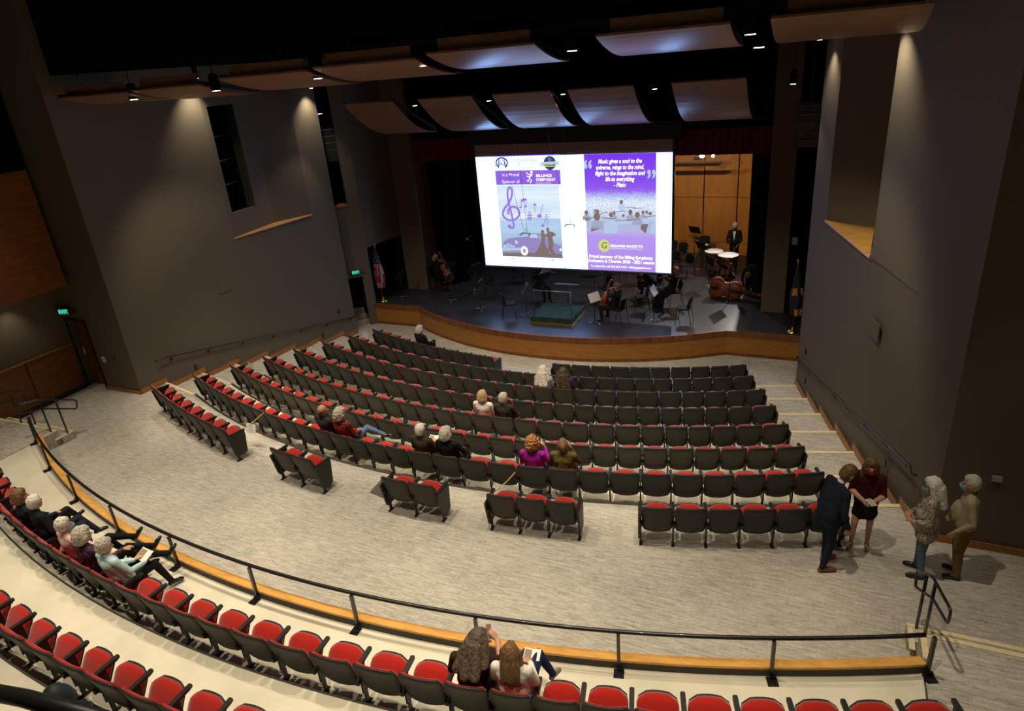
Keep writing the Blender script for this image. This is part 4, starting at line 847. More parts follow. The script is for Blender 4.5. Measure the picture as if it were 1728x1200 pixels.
# podium
pd = thing('conductor_podium', 'green carpeted conductor podium with gold edge', 'podium', (-7.92, 20.42, STAGE))
part('platform', MB().box((0, 0, .12), (1.46, 1.36, .20)), M('green_carpet', (.012, .040, .028), .95, var=.3, scale=(5, 5, 5)), pd)
part('trim', MB().box((0, -.685, .025), (1.50, .03, .05)).box((.735, 0, .025), (.03, 1.38, .05)).box((-.735, 0, .025), (.03, 1.38, .05)).box((0, .685, .025), (1.5, .03, .05)), BRASS, pd)
part('guard_bar', MB().tube([(-.60, -.60, .22), (-.60, -.60, 1.12), (.70, -.60, 1.12), (.70, -.60, .22)], .016, 8), STEEL, pd, True)
# music stands
STB = M('stand_black', (.012, .012, .013), .5)
def music_stand(label, P, face, h=1.0, tiltd=25, paper=False, wide=.5, desk_mat=None, flatd=False):
    t = thing('music_stand', label, 'music stand', (P[0], P[1], STAGE), face, 'music stands on the stage')
    for k in range(3):
        a = 2*PI*k/3 + .5; part('leg', MB().tube([(0, 0, .09), (.20*cos(a), .20*sin(a), .055), (.26*cos(a), .26*sin(a), .012)], .011, 6), STEEL, t, True)
    part('pole', MB().tube([(0, 0, .06), (0, 0, h)], [.014, .011], 8), STB, t, True)
    R = Matrix.Translation((0, 0, h + .05)) @ Matrix.Rotation(RAD(90 - tiltd) if not flatd else RAD(12), 4, 'X')
    d = part('desk', MB().add([(-wide/2,-.15,0),(wide/2,-.15,0),(wide/2,.2,0),(-wide/2,.2,0),(-wide/2,-.15,-.012),(wide/2,-.15,-.012),(wide/2,.2,-.012),(-wide/2,.2,-.012)], ((0,1,2,3),(7,6,5,4),(0,4,5,1),(1,5,6,2),(2,6,7,3),(3,7,4,0)), R), desk_mat or STB, t)
    part('lip', MB().add([tuple(R @ Vector(v)) for v in [(-wide/2,-.15,0),(wide/2,-.15,0),(wide/2,-.15,.05),(-wide/2,-.15,.05)]], [(0,1,2,3)]), STB, d)
    if paper: part('sheet_music', MB().add([tuple(R @ Vector(v)) for v in [(-.23,-.14,.006),(.0,-.14,.012),(.23,-.14,.006),(.23,.17,.006),(0,.17,.012),(-.23,.17,.006)]], [(0,1,4,5),(1,2,3,4)]), PAPER, t)
    return t
# face: direction the reader looks (desk leans away from the reader); reader stands at -y
def toward(P, Q): return math.atan2(Q[1]-P[1], Q[0]-P[0]) - PI/2
COND = (-7.9, 20.9)
for lab, P, h, pap in (
    ('black music stand left of the podium, turned edge-on', (-9.0, 20.26), .95, False), ('black music stand before the violinist beneath the screen', (-8.85, 21.56), .98, False),
    ('black music stand behind the podium under the screen edge', (-7.35, 22.75), 1.05, False), ('music stand with white sheet music right of the podium', (-6.5, 20.08), .85, True),
    ('music stand with white sheet music right of the cellist', (-4.7, 20.67), .98, True), ('black music stand behind the empty chair right of the cellist', (-5.7, 23.4), 1.0, False), ('steel footed music stand deep under the screen', (-7.74, 25.3), 1.0, False),
    ('black music stand left of the double bass', (-3.53, 24.3), 1.0, False), ('black music stand in front of the double bass', (-2.67, 23.0), 1.05, False),
    ('dark music stand near the left flag', (-14.55, 21.1), .9, False), ('dark music stand at the front left of the stage', (-12.41, 21.1), .9, False), ('dark music stand left of the front empty chair', (-10.9, 20.5), .9, False), ('dark music stand behind the second left chair', (-12.0, 22.4), .9, False), ('dark music stand before the left seated musician', (-13.25, 22.7), .8, True),
    ('music stand with bright sheet music left of the kettledrums', (-4.15, 26.3), .95, True), ('black music stand beside the rear chair before the wooden shell', (-4.75, 28.3), 1.05, False)):
    music_stand(lab, P, toward(COND, P) + PI, h, 28, pap)
music_stand('wide conductor desk lit blue behind the podium', (-7.93, 21.5), PI, .78, 60, False, .85, M('desk_screenlit_blue', (.16, .18, .24), .35), True)  # desk colour lightened and tinted with the screen's blue light
# orchestra chairs
ORF = M('orch_chair_black', (.010, .010, .011), .75, spec=.2)
def orch_chair(label, P, face):
    t = thing('orchestra_chair', label, 'chair', (P[0], P[1], STAGE), face, 'black orchestra chairs')
    link('seat', OSEAT, t); link('backrest', OBACK, t)
    for i in range(4): link('leg', OLEG[i], t)
OSEAT = shell_mesh('orch_seat', ORF, .21, .22, 0, .42, 0, 0, .035, 0, corner=.06); OSEAT.transform(Matrix.Translation((0, .42, .485)) @ Matrix.Rotation(RAD(90), 4, 'X'))
OBACK = shell_mesh('orch_back', ORF, .20, .21, .55, .86, .02, -.06, .03, .05, corner=.06)
OLEG = []
for sx in (-1, 1):
    OLEG.append(MB().tube([(sx*.2, .38, .44), (sx*.225, .43, 0)], .011, 6).mesh('leg', BLACK_M, True))
    OLEG.append(MB().tube([(sx*.205, -.03, .84), (sx*.205, .02, .46), (sx*.225, -.06, 0)], .011, 6).mesh('leg', BLACK_M, True))
CHAIRS = [('empty black chair at the front left of the stage', (-9.75, 20.0), None), ('black chair in the dark left of the screen corner', (-11.3, 22.2), None), ('black chair just below the lower left screen corner', (-10.9, 24.0), None),
    ('empty black chair behind the cellist music stand', (-6.65, 22.45), None), ('empty black chair right of the seated cellist', (-5.1, 21.6), None), ('empty black chair at the front right of the stage', (-3.55, 20.75), None),
    ('black chair at the rear behind the kettledrum stand', (-4.35, 28.35), RAD(180)), ('black chair in the back row beside the screen edge', (-5.45, 27.5), None), ('black chair in the back row, second from the screen edge', (-4.98, 27.2), None), ('black chair in the middle row right of the screen', (-4.42, 25.6), None), ('black chair in the middle row beside the screen edge', (-5.05, 26.0), None),
    ('black chair under the screen behind the podium', (-7.0, 24.2), None), ('black chair under the bottom right of the screen', (-6.2, 24.5), None)]
for lab, P, fc in CHAIRS: orch_chair(lab, P, toward(P, COND) if fc is None else fc)
# kettledrums
def timpano(label, P, r, h):
    t = thing('kettledrum', label, 'drum', (P[0], P[1], STAGE)); cop = M('copper', (.42, .17, .07), .3, metal=1.0)
    part('bowl', MB().lathe([(r*.15, h-.55), (r*.55, h-.50), (r*.85, h-.34), (r*.97, h-.12), (r, h-.02)], 24), cop, t, True)
    part('head', MB().lathe([(r*1.0, h-.02), (r*1.0, h), (r*.98, h+.006)], 24), M('drum_head', (.85, .80, .74), .5), t, True)
    part('hoop', MB().tube([(r*1.05*cos(2*PI*i/24), r*1.05*sin(2*PI*i/24), h-.005) for i in range(24)], .014, 6, True), CHROME, t, True)
    for i in range(6):
        a = 2*PI*i/6; part('tension_rod', MB().tube([(r*1.06*cos(a), r*1.06*sin(a), h), (r*1.04*cos(a), r*1.04*sin(a), h-.3)], .008, 5), CHROME, t)
    for i in range(4):
        a = 2*PI*i/4 + .4; part('leg', MB().tube([(r*1.0*cos(a), r*1.0*sin(a), h-.2), (r*.75*cos(a), r*.75*sin(a), .35), (r*.85*cos(a), r*.85*sin(a), .06)], .018, 6), CHROME if i % 2 else BLACK_M, t, True)
    part('pedal_base', MB().box((0, .1, .08), (r*1.2, r*1.2, .05)).box((0, -.3, .07), (.12, .4, .03)), BLACK_M, t)
timpano('copper kettledrum with white head, farther of the two', (-3.66, 26.15), .34, .86); timpano('copper kettledrum with white head, nearer the stage front', (-3.08, 25.75), .37, .84)
tr = thing('mallet_tray', 'small black tray of mallets beside the farther kettledrum', 'tray', (-3.95, 26.75, STAGE)); part('tray', MB().box((0, 0, .92), (.55, .35, .03)), STB, tr); part('cloth', MB().box((-.12, -.05, .94), (.2, .2, .01)), PAPER, tr)
for s_ in (-1, 1): part('leg', MB().tube([(s_*.2, 0, .92), (s_*.2, 0, 0)], .015, 6), STB, tr)
# ---- string instruments: body along +y (tail at 0), belly up +z
def fiddle_outline(L):
    K = [(0,.30),(.04,.43),(.12,.53),(.22,.56),(.30,.52),(.37,.42),(.42,.36),(.50,.345),(.57,.37),(.63,.42),(.70,.455),(.80,.455),(.90,.38),(.965,.24),(1,.08)]
    W = .60 * L; P = smooth_path([(k[1]*W, k[0]*L) for k in K], 3); return [(x, y) for x, y in P] + [(-x, y) for x, y in P[::-1]]
def instrument(kind, label, M4, varn, bow=None):
    L = {'violin': .36, 'cello': .76, 'bass': 1.12}[kind]; th = {'violin': .045, 'cello': .13, 'bass': .21}[kind]; nl_ = L * {'violin': .38, 'cello': .40, 'bass': .46}[kind]; fb = L * .6
    t = thing(kind if kind != 'bass' else 'double_bass', label, 'instrument'); t.matrix_world = M4
    o = fiddle_outline(L); n = len(o); vs = [(x, y, 0) for x, y in o] + [(x, y, th) for x, y in o] + [(x*.55, L*.5+(y-L*.5)*.7, th*1.22) for x, y in o] + [(x*.55, L*.5+(y-L*.5)*.7, -th*.2) for x, y in o]
    fs = []
    for i in range(n):
        j = (i+1) % n; fs += [(i, j, n+j, n+i), (n+i, n+j, 2*n+j, 2*n+i), (i, 3*n+i, 3*n+j, j)]
    fs += [tuple(range(2*n, 3*n)), tuple(range(3*n, 4*n))[::-1]]
    m = MB(); m.add(vs, fs); b = part('body', m, varn, t, True)
    w_ = L * .045
    part('neck', MB().bar((0, L*.97, th*.75), (0, L + nl_, th*.85), w_*1.5, w_*1.3), varn, t)
    part('fingerboard', MB().add([(-w_, L*.62, th*1.5), (w_, L*.62, th*1.5), (w_*.7, L+nl_, th*1.15), (-w_*.7, L+nl_, th*1.15), (-w_, L*.62, th*1.62), (w_, L*.62, th*1.62), (w_*.7, L+nl_, th*1.3), (-w_*.7, L+nl_, th*1.3)], ((0,3,2,1),(4,5,6,7),(0,1,5,4),(1,2,6,5),(2,3,7,6),(3,0,4,7))), BLACK_P, t)
    part('scroll', MB().tube([(0, L+nl_, th*.9), (0, L+nl_+L*.16, th*.75), (0, L+nl_+L*.23, th*.55), (0, L+nl_+L*.22, th*.25), (0, L+nl_+L*.18, th*.35)], [w_*.9, w_*.8, w_*.8, w_*.7, w_*.6], 8), varn, t, True)
    for s_ in (-1, 1): part('peg', MB().tube([(0, L+nl_+L*.07, th*.75), (s_*w_*3, L+nl_+L*.08, th*.8)], w_*.35, 6), BLACK_P, t)
    part('bridge', MB().box((0, L*.42, th*1.4), (w_*3.4, L*.015, th*.7)), WOOD_CAP, t)
    part('tailpiece', MB().add([(-w_*.7, L*.03, th*1.2), (w_*.7, L*.03, th*1.2), (w_*1.2, L*.27, th*1.55), (-w_*1.2, L*.27, th*1.55), (-w_*.7, L*.03, th*1.35), (w_*.7, L*.03, th*1.35), (w_*1.2, L*.27, th*1.65), (-w_*1.2, L*.27, th*1.65)], ((0,3,2,1),(4,5,6,7),(0,1,5,4),(1,2,6,5),(2,3,7,6),(3,0,4,7))), BLACK_P, t)
    for s_ in (-.5, .5): part('string', MB().tube([(s_*w_, L*.27, th*1.62), (s_*w_, L*.42, th*1.76), (s_*w_*.6, L+nl_, th*1.32)], w_*.06 + .0006, 4), STEEL, t)
    for s_ in (-1, 1): part('sound_hole', MB().tube(smooth_path([(s_*L*.12, L*.50), (s_*L*.10, L*.47), (s_*L*.14, L*.40), (s_*L*.12, L*.37)], 3) and [(x, y, th*1.17) for x, y in smooth_path([(s_*L*.10, L*.50), (s_*L*.085, L*.48), (s_*L*.125, L*.40), (s_*L*.11, L*.375)], 3)], L*.008, 4), BLACK_P, t)
    if kind == 'cello': part('endpin', MB().tube([(0, 0, th*.5), (0, -.30, th*.5)], .008, 6), STEEL, t)
    return t
VARN = M('violin_varnish', (.30, .075, .018), .28, spec=.5, coat=.5, var=.2, scale=(20, 4, 20)); VARND = M('bass_varnish', (.30, .065, .015), .3, spec=.5, coat=.5, var=.2, scale=(10, 2, 10))
def basis(o, yv, zv):
    y = Vector(yv).normalized(); z = Vector(zv); z = (z - y * z.dot(y)).normalized(); x = y.cross(z); m = Matrix.Identity(4)
    for r in range(3): m[r][0] = x[r]; m[r][1] = y[r]; m[r][2] = z[r]; m[r][3] = o[r]
    return m
# double bass lying on its side
instrument('bass', 'double bass lying on its side on the stage', basis((-3.35, 23.55, STAGE + .34), (1.0, -.10, -.10), (-.15, -1.0, .18)), VARND)
# ================================================================ PEOPLE
SKIN = M('skin_light', (.55, .30, .19), .55, spec=.3, var=.05, scale=(30, 30, 30)); SKIN2 = M('skin_ruddy', (.50, .26, .17), .55, spec=.3, var=.06, scale=(30, 30, 30))
def cloth(name, col, var=.12, scale=(14, 14, 14), bump=.25, col2=None): return M('cloth_' + name, col, .85, spec=.15, var=var, scale=scale, bump=bump, col2=col2)
C_BLACK = cloth('black', (.012, .012, .013)); C_DARK = cloth('dark_grey', (.035, .032, .030)); C_NAVY = cloth('navy', (.016, .020, .035)); C_JEAN = cloth('denim', (.10, .15, .25)); C_JEAN2 = cloth('navy_denim', (.018, .028, .085)); C_PINK = cloth('pink', (.70, .46, .42)); C_AQUA = cloth('aqua', (.50, .70, .72)); C_WHITE = cloth('white', (.78, .74, .66)); C_BROWN = cloth('brown', (.045, .018, .015)); C_OLIVE = cloth('olive', (.105, .085, .022), var=.3); C_MAG = cloth('magenta', (.33, .015, .28)); C_KHAKI = cloth('khaki', (.36, .30, .18)); C_TAN = cloth('tan_trousers', (.20, .125, .045)); C_MAROON = cloth('maroon', (.06, .008, .010)); C_PURPLE = cloth('purple', (.06, .03, .10)); C_JEAN3 = cloth('faded_denim', (.13, .17, .24))
C_PLAID = cloth('plaid', (.03, .01, .01), var=.1, scale=(26, 26, 26), col2=(.36, .045, .025)); C_FLOR = cloth('floral', (.12, .08, .06), var=.2, scale=(34, 34, 34), col2=(.62, .54, .44)); C_PAT = cloth('dark_pattern', (.012, .014, .03), scale=(22, 22, 22), col2=(.16, .06, .10))
C_STRIPE = cloth('striped', (.20, .20, .24), var=.1, scale=(1, 1, 90), col2=(.72, .70, .66))
SH_BLK = M('shoe_black', (.010, .010, .010), .3, spec=.5); SH_BRN = M('shoe_brown', (.24, .07, .018), .35, spec=.5); SH_TAN = M('shoe_tan', (.24, .17, .10), .6); SH_WHT = M('shoe_pale', (.5, .47, .4), .5)
def hairm(name, c0, c1): return M('hair_' + name, c0, .55, spec=.4, scale=(60, 60, 12), col2=c1, bump=.5, detail=6)
H_GREY = hairm('grey', (.34, .29, .22), (.66, .60, .50)); H_WHITE = hairm('white', (.55, .50, .42), (.80, .75, .66)); H_DARK = hairm('dark_brown', (.045, .028, .018), (.12, .075, .045)); H_BROWN = hairm('brown', (.09, .045, .018), (.24, .125, .05)); H_AUB = hairm('auburn', (.20, .085, .025), (.46, .22, .07)); H_BLOND = hairm('blond', (.34, .21, .09), (.62, .44, .24)); H_MIX = hairm('greying_brown', (.040, .024, .016), (.17, .12, .085))
def capsule(mb, a, ra, b, rb, n=12):
    a = Vector(a); b = Vector(b); d = b - a
    if d.length < 1e-5: return mb.ball(a, ra, n, 8)
    R = d.to_track_quat('Z', 'Y').to_matrix().to_4x4(); R.translation = a; L = d.length; prof = []
    for i in range(5): t_ = -PI/2 + PI/2*i/4; prof.append((max(ra*cos(t_), 1e-4), ra*sin(t_)))
    for i in range(5): t_ = PI/2*i/4; prof.append((max(rb*cos(t_), 1e-4), L + rb*sin(t_)))
    return mb.lathe(prof, n, R)
def union(name, caps, voxel, it=3):
    mb = MB()
    for c in caps: capsule(mb, c[0], c[1], c[2], c[3])
    me = mb.mesh(name, None, False, False); o = bpy.data.objects.new(name, me); COL.objects.link(o)
    md = o.modifiers.new('r', 'REMESH'); md.mode = 'VOXEL'; md.voxel_size = voxel; md.use_smooth_shade = True
    if it: s_ = o.modifiers.new('s', 'SMOOTH'); s_.factor = .5; s_.iterations = it
    bpy.context.view_layer.update(); out = bpy.data.meshes.new_from_object(o.evaluated_get(bpy.context.evaluated_depsgraph_get()))
    bpy.data.objects.remove(o, do_unlink=True); bpy.data.meshes.remove(me); out.name = name
    return out
def by_tag(me, caps, mats):
    n = len(me.polygons); cen = np.empty(n * 3); me.polygons.foreach_get('center', cen); cen = cen.reshape(-1, 3); best = np.full(n, 1e9); idx = np.zeros(n, int); names = []
    for c in caps:
        a, ra, b, rb, tg = np.array(c[0], float), c[1], np.array(c[2], float), c[3], c[4]
        if tg not in names: names.append(tg)
        ba = b - a; L2 = max(ba @ ba, 1e-9); h = np.clip(((cen - a) @ ba) / L2, 0, 1); d = np.linalg.norm(cen - a - h[:, None] * ba, axis=1) - (ra + (rb - ra) * h)
        w_ = d < best; best[w_] = d[w_]; idx[w_] = names.index(tg)
    for tg in names: me.materials.append(mats[tg])
    me.polygons.foreach_set('material_index', idx.astype(np.int32)); me.polygons.foreach_set('use_smooth', np.ones(n, bool)); me.update()
def V3(*a): return Vector(a)
def hand(caps, wr_, d, nrm, side, fr=.0098, curl=.6):
    """palm + five fingers; d points along the fingers, nrm out of the palm, side +1 when the thumb lies on +x of (d x nrm)"""
    d = Vector(d).normalized(); nrm = Vector(nrm); nrm = (nrm - d * nrm.dot(d)).normalized(); s_ = d.cross(nrm) * side; w_ = Vector(wr_)
    for k in (-1, 0, 1): caps.append((w_ + s_ * (.012*k), .018, w_ + d * .085 + s_ * (.026*k), .016, 'skin'))
    for k, L in zip((1.5, .5, -.5, -1.5), (.070, .080, .074, .056)):
        b = w_ + d * .088 + s_ * (.0215*k); m_ = b + d * (L*.5) + nrm * (L*.22*curl); e = m_ + d * (L*.34*(1-.5*curl)) + nrm * (L*.42*curl)
        caps.append((b, fr, m_, fr*.95, 'skin')); caps.append((m_, fr*.95, e, fr*.85, 'skin'))
    b = w_ + d * .02 + s_ * .024; m_ = b + d * .035 + s_ * .03 + nrm * .012; caps.append((b, fr*1.3, m_, fr*1.15, 'skin')); caps.append((m_, fr*1.15, m_ + d * .035 + s_ * .004 + nrm * .014, fr, 'skin'))
SEATED = dict(pelvis=(0,.33,.54), belly=(0,.29,.72), chest=(0,.25,.93), neck=(0,.235,1.09), head=(0,.26,1.235), shL=(-.185,.24,1.03), shR=(.185,.24,1.03), elL=(-.245,.30,.78), elR=(.245,.30,.78), wrL=(-.10,.52,.655), wrR=(.10,.52,.655),
    hipL=(-.09,.35,.53), hipR=(.09,.35,.53), knL=(-.11,.76,.55), knR=(.11,.76,.55), anL=(-.11,.76,.11), anR=(.11,.76,.11), toL=(-.12,.93,.045), toR=(.12,.93,.045), hdL=(.7,.6,-.25), hdR=(-.7,.6,-.25), nmL=(0,-.1,-1), nmR=(0,-.1,-1))
for _k in SEATED: SEATED[_k] = SEATED[_k] if _k[:2] in ('hd', 'nm') else (SEATED[_k][0], SEATED[_k][1] - (.015 if _k in ('chest', 'neck', 'head', 'shL', 'shR', 'belly') else 0), SEATED[_k][2])
STAND = dict(pelvis=(0,0,.95), belly=(0,.01,1.12), chest=(0,0,1.31), neck=(0,-.01,1.475), head=(0,.025,1.625), shL=(-.185,0,1.41), shR=(.185,0,1.41), elL=(-.245,-.02,1.11), elR=(.245,-.02,1.11), wrL=(-.25,.06,.87), wrR=(.25,.06,.87),
    hipL=(-.09,0,.92), hipR=(.09,0,.92), knL=(-.10,.02,.50), knR=(.10,.02,.50), anL=(-.10,-.02,.09), anR=(.10,-.02,.09), toL=(-.12,.15,.04), toR=(.12,.15,.04), hdL=(.05,.15,-1), hdR=(-.05,.15,-1), nmL=(1,0,0), nmR=(-1,0,0))
HAIRS = {
 'short': [((0,-.02,.03),.105,(0,-.035,-.02),.092), ((0,.035,.075),.062,(0,-.02,.08),.072)],
 'balding': [((-.07,-.02,-.01),.045,(-.05,-.075,-.03),.045), ((.07,-.02,-.01),.045,(.05,-.075,-.03),.045), ((-.05,-.075,-.03),.05,(.05,-.075,-.03),.05)],
 'curly': [((0,-.025,.035),.122,(0,-.05,-.03),.115), ((0,.045,.085),.07,(0,-.02,.09),.085), ((-.09,0,0),.05,(-.07,-.05,-.06),.055), ((.09,0,0),.05,(.07,-.05,-.06),.055)],
 'bob': [((0,-.02,.035),.112,(0,-.045,-.04),.105), ((-.085,-.005,.02),.045,(-.085,-.02,-.09),.042), ((.085,-.005,.02),.045,(.085,-.02,-.09),.042), ((0,.04,.08),.062,(0,-.02,.085),.075), ((-.05,-.075,-.06),.06,(.05,-.075,-.06),.06)],
 'long': [((0,-.02,.035),.110,(0,-.045,-.04),.102), ((-.085,-.005,.02),.042,(-.10,-.02,-.20),.045), ((.085,-.005,.02),.042,(.10,-.02,-.20),.045), ((0,.04,.08),.06,(0,-.02,.085),.072), ((-.05,-.09,-.04),.06,(-.075,-.13,-.32),.05), ((.05,-.09,-.04),.06,(.075,-.13,-.32),.05), ((0,-.10,-.04),.07,(0,-.145,-.36),.05)],
 'wide': [((0,-.02,.035),.112,(0,-.045,-.04),.108), ((-.09,-.01,.02),.05,(-.16,-.04,-.22),.065), ((.09,-.01,.02),.05,(.15,-.04,-.22),.065), ((0,.04,.08),.06,(0,-.02,.085),.072), ((-.06,-.09,-.04),.07,(-.13,-.14,-.34),.065), ((.06,-.09,-.04),.07,(.12,-.14,-.34),.065), ((0,-.10,-.04),.075,(0,-.16,-.37),.065)],
 'bun': [((0,-.02,.03),.105,(0,-.035,-.02),.092), ((0,.035,.075),.06,(0,-.02,.08),.07), ((0,-.10,.06),.055,(0,-.12,.03),.055)],
 'ponytail': [((0,-.02,.032),.108,(0,-.04,-.02),.095), ((0,.04,.075),.06,(0,-.02,.085),.07), ((0,-.115,.03),.05,(.0,-.15,-.10),.05), ((0,-.15,-.10),.05,(0,-.14,-.36),.03)],
}
def person(label, loc, rz, pose, mats, hair, haircol, voxel=.011, scale=1.0, yaw=0, pitch=0, roll=0, bulk=1.0, mask=None, glasses=False, extra=None, skin=None, fluff=.004, shift=(0, 0, 0), legr=1.0, face=True, group=None):
    J = {k: Vector(v) for k, v in pose.items()}
    t = thing('person', label, 'person', loc, rz, group); skin = skin or SKIN; fr = .0098 if voxel < .0105 else .0115
    caps = []; B = bulk
    A = lambda a, ra, b, rb, tg: caps.append((Vector(a), ra, Vector(b), rb, tg))
    px_ = V3(.075, 0, 0)
    side = (J['shR'] - J['shL']).normalized()
    A(J['pelvis'] - side*.075, .115*B, J['pelvis'] + side*.075, .115*B, 'hip'); A(J['pelvis'], .125*B, J['belly'], .125*B, 'top'); A(J['belly'] - side*.05, .115*B, J['belly'] + side*.05, .115*B, 'top')
    A(J['belly'], .125*B, J['chest'], .125, 'top'); A(J['chest'] - side*.085, .105, J['chest'] + side*.085, .105, 'top')
    sm_ = (J['shL'] + J['shR']) / 2; A(J['shL']*.7 + sm_*.3, .068, J['shR']*.7 + sm_*.3, .068, 'top'); A(sm_, .075, J['neck'], .058, 'top')
    for s_ in 'LR': A(J['sh'+s_]*.55 + sm_*.45 - V3(0,0,.06), .092, J['hip'+s_] + V3(0,0,.07), .108*B, 'top')
    A(J['neck'] - (J['neck'] - sm_) * .2, .054, J['head'] + (J['neck'] - J['head']) * .35, .050, 'skin')
    for s_ in 'LR':
        A(J['sh'+s_], .062, J['el'+s_], .048, 'sleeve'); A(J['el'+s_], .047, J['wr'+s_], .034, 'fore')
        hand(caps, J['wr'+s_] + Vector(J['hd'+s_]).normalized() * .02, J['hd'+s_], J['nm'+s_], 1 if s_ == 'L' else -1, fr)
        A(J['hip'+s_], .088*legr*min(B, 1.12), J['kn'+s_], .066*legr, 'leg'); A(J['kn'+s_], .064*legr, J['an'+s_], .045*legr, 'shin')
        f = J['to'+s_] - J['an'+s_]; heel = J['an'+s_] - f.normalized()*.035 ; heel.z = J['an'+s_].z - .045 if abs(f.z) < .12 else J['an'+s_].z
        A(J['an'+s_] - V3(0,0,.03), .042, J['to'+s_] - f*.08, .031, 'shoe'); A(heel, .034, J['to'+s_] - f*.30, .036, 'shoe')
    HM = Matrix.Translation(J['head']) @ Euler((RAD(pitch), RAD(roll), RAD(yaw))).to_matrix().to_4x4(); H = lambda *p: HM @ Vector(p)
    A(H(0,-.012,.025), .095, H(0,-.02,.02), .095, 'skin'); A(H(0,.025,-.02), .078, H(0,.03,-.055), .068, 'skin'); A(H(0,.045,-.085), .042, H(0,.05,-.09), .040, 'skin')
    A(H(0,.095,.005), .011, H(0,.118,-.032), .014, 'skin')
    for s_ in (-1, 1): A(H(s_*.092,-.012,.012), .016, H(s_*.094,-.008,-.025), .014, 'skin')
    if extra:
        for c in extra(J, H): caps.append(c)
    md = dict(skin=skin, top=mats['top'], sleeve=mats.get('sleeve', mats['top']), fore=mats.get('fore', mats.get('sleeve', mats['top'])), hip=mats['leg'], leg=mats['leg'], shin=mats.get('shin', mats['leg']), shoe=mats['shoe'])
    for k in mats: md.setdefault(k, mats[k])
    if 'hip' in mats: md['hip'] = mats['hip']
    me = union('body', caps, voxel); by_tag(me, caps, md); body = link('body', me, t); body.scale = (scale,)*3
    if hair:
        hc = [(H(*c[0]), c[1], H(*c[2]), c[3]) for c in HAIRS[hair]]
        hm = union('hair', hc, .013, 2)
        if fluff:
            for v in hm.vertices:
                p = v.co * 38; d = noise.noise(p) + .6 * noise.noise(p * 2.3); v.co += v.normal * (fluff * d * 1.6)
        hm.materials.append(haircol)
        for p in hm.polygons: p.use_smooth = True
        h_ = link('hair', hm, body)
    if face:
        for s_ in (-1, 1):
            link('eye', MB().ball(H(s_*.032, .087, .008), .009, 8, 6).mesh('eye', M('eye_dark', (.02, .015, .012), .2), True), body)
        if not mask:
            link('mouth', MB().tube([H(-.022, .096, -.062), H(0, .101, -.063), H(.022, .096, -.062)], .006, 6).mesh('mouth', M('lips', (.36, .10, .08), .5), True), body)
    if mask:
        m = MB(); n = 8; k = 6; vs = []; fs = []
        for j in range(k+1):
            z = -.012 - .098 * j/k; ry = .119 - .03*(j/k)**2 + .012*sin(PI*j/k)
            for i in range(n+1):
                a = RAD(-68 + 136*i/n); vs.append(H(.086*sin(a)*(1 - .25*(j/k)**2), .012 + ry*cos(a), z))
        for j in range(k):
            for i in range(n): fs.append((j*(n+1)+i, j*(n+1)+i+1, (j+1)*(n+1)+i+1, (j+1)*(n+1)+i))
        m.add(vs, fs); mm = m.mesh('face_mask', mask, True, False); fm = link('face_mask', mm, body)
        for s_ in (-1, 1): link('ear_loop', MB().tube([H(s_*.082, .045, -.03), H(s_*.098, -.01, .0)], .002, 4).mesh('ear_loop', PAPER), body)
    if glasses:
        m = MB()
        for s_ in (-1, 1):
            m.tube([H(s_*.033 + .024*cos(2*PI*i/14), .112, .008 + .019*sin(2*PI*i/14)) for i in range(14)], .0028, 5, True); m.tube([H(s_*.057, .110, .012), H(s_*.094, .0, .015)], .0025, 5)
        m.tube([H(-.01, .114, .012), H(.01, .114, .012)], .0028, 5); link('glasses', m.mesh('glasses', BLACK_P), body)
    return t
def mod(base, **kw): d = dict(base); d.update(kw); return d
def at_seat(k, s_, i): o = SEATS[k, s_, i]; return tuple(o.location), o.rotation_euler.z
MASKB = M('mask_blue', (.28, .50, .66), .8); MASKK = M('mask_black', (.015, .015, .015), .8); MASKR = M('mask_red', (.40, .02, .03), .8)
XLEG = dict(knR=(.02,.77,.63), anR=(-.16,.92,.36), toR=(-.22,1.06,.33)); XLEG2 = dict(knL=(-.02,.77,.63), anL=(.16,.92,.36), toL=(.22,1.06,.33))
OUT = dict(knR=(.03,.75,.66), anR=(.07,1.10,.44), toR=(.09,1.24,.53), knL=(-.10,.76,.55), anL=(-.05,.98,.14), toL=(-.04,1.15,.07))
mats = lambda top, leg, shoe=SH_BLK, **k: dict(top=top, leg=leg, shoe=shoe, **k)
# stalls
l, r = at_seat(1,0,4); person('grey-haired person in black sitting alone in the left front row', l, r, mod(SEATED, **XLEG, wrR=(.12,.58,.70), head=(0,.25,1.23)), mats(C_BLACK, C_BLACK), 'curly', H_GREY, yaw=-25, fluff=.008)
l, r = at_seat(3,0,14); person('person with long grey hair and striped top in the third row', l, r, SEATED, mats(C_STRIPE, C_DARK), 'wide', H_WHITE, yaw=-10, fluff=.008)
l, r = at_seat(3,0,15); person('person with dark brown curls in purple in the third row', l, r, mod(SEATED, head=(-.03,.26,1.2)), mats(C_PURPLE, C_DARK), 'wide', H_DARK, yaw=15, fluff=.014)
l, r = at_seat(5,0,14); person('blond bobbed person in white in the fifth row', l, r, mod(SEATED, wrR=(.12,.56,.68)), mats(C_WHITE, C_DARK), 'bob', H_BLOND, yaw=-12)
l, r = at_seat(5,0,15); person('balding grey-haired person in a dark suit in the fifth row', l, r, mod(SEATED, elR=(.28,.33,.78)), mats(C_DARK, C_DARK), 'short', H_GREY, yaw=-35, bulk=1.1, fluff=.002)
l, r = at_seat(7,0,10); person('balding person in a dark grey jacket beside the plaid shirt', l, r, mod(SEATED, **XLEG), mats(C_DARK, C_JEAN3), 'balding', H_DARK, yaw=-40, bulk=1.1, skin=SKIN2, fluff=.002)
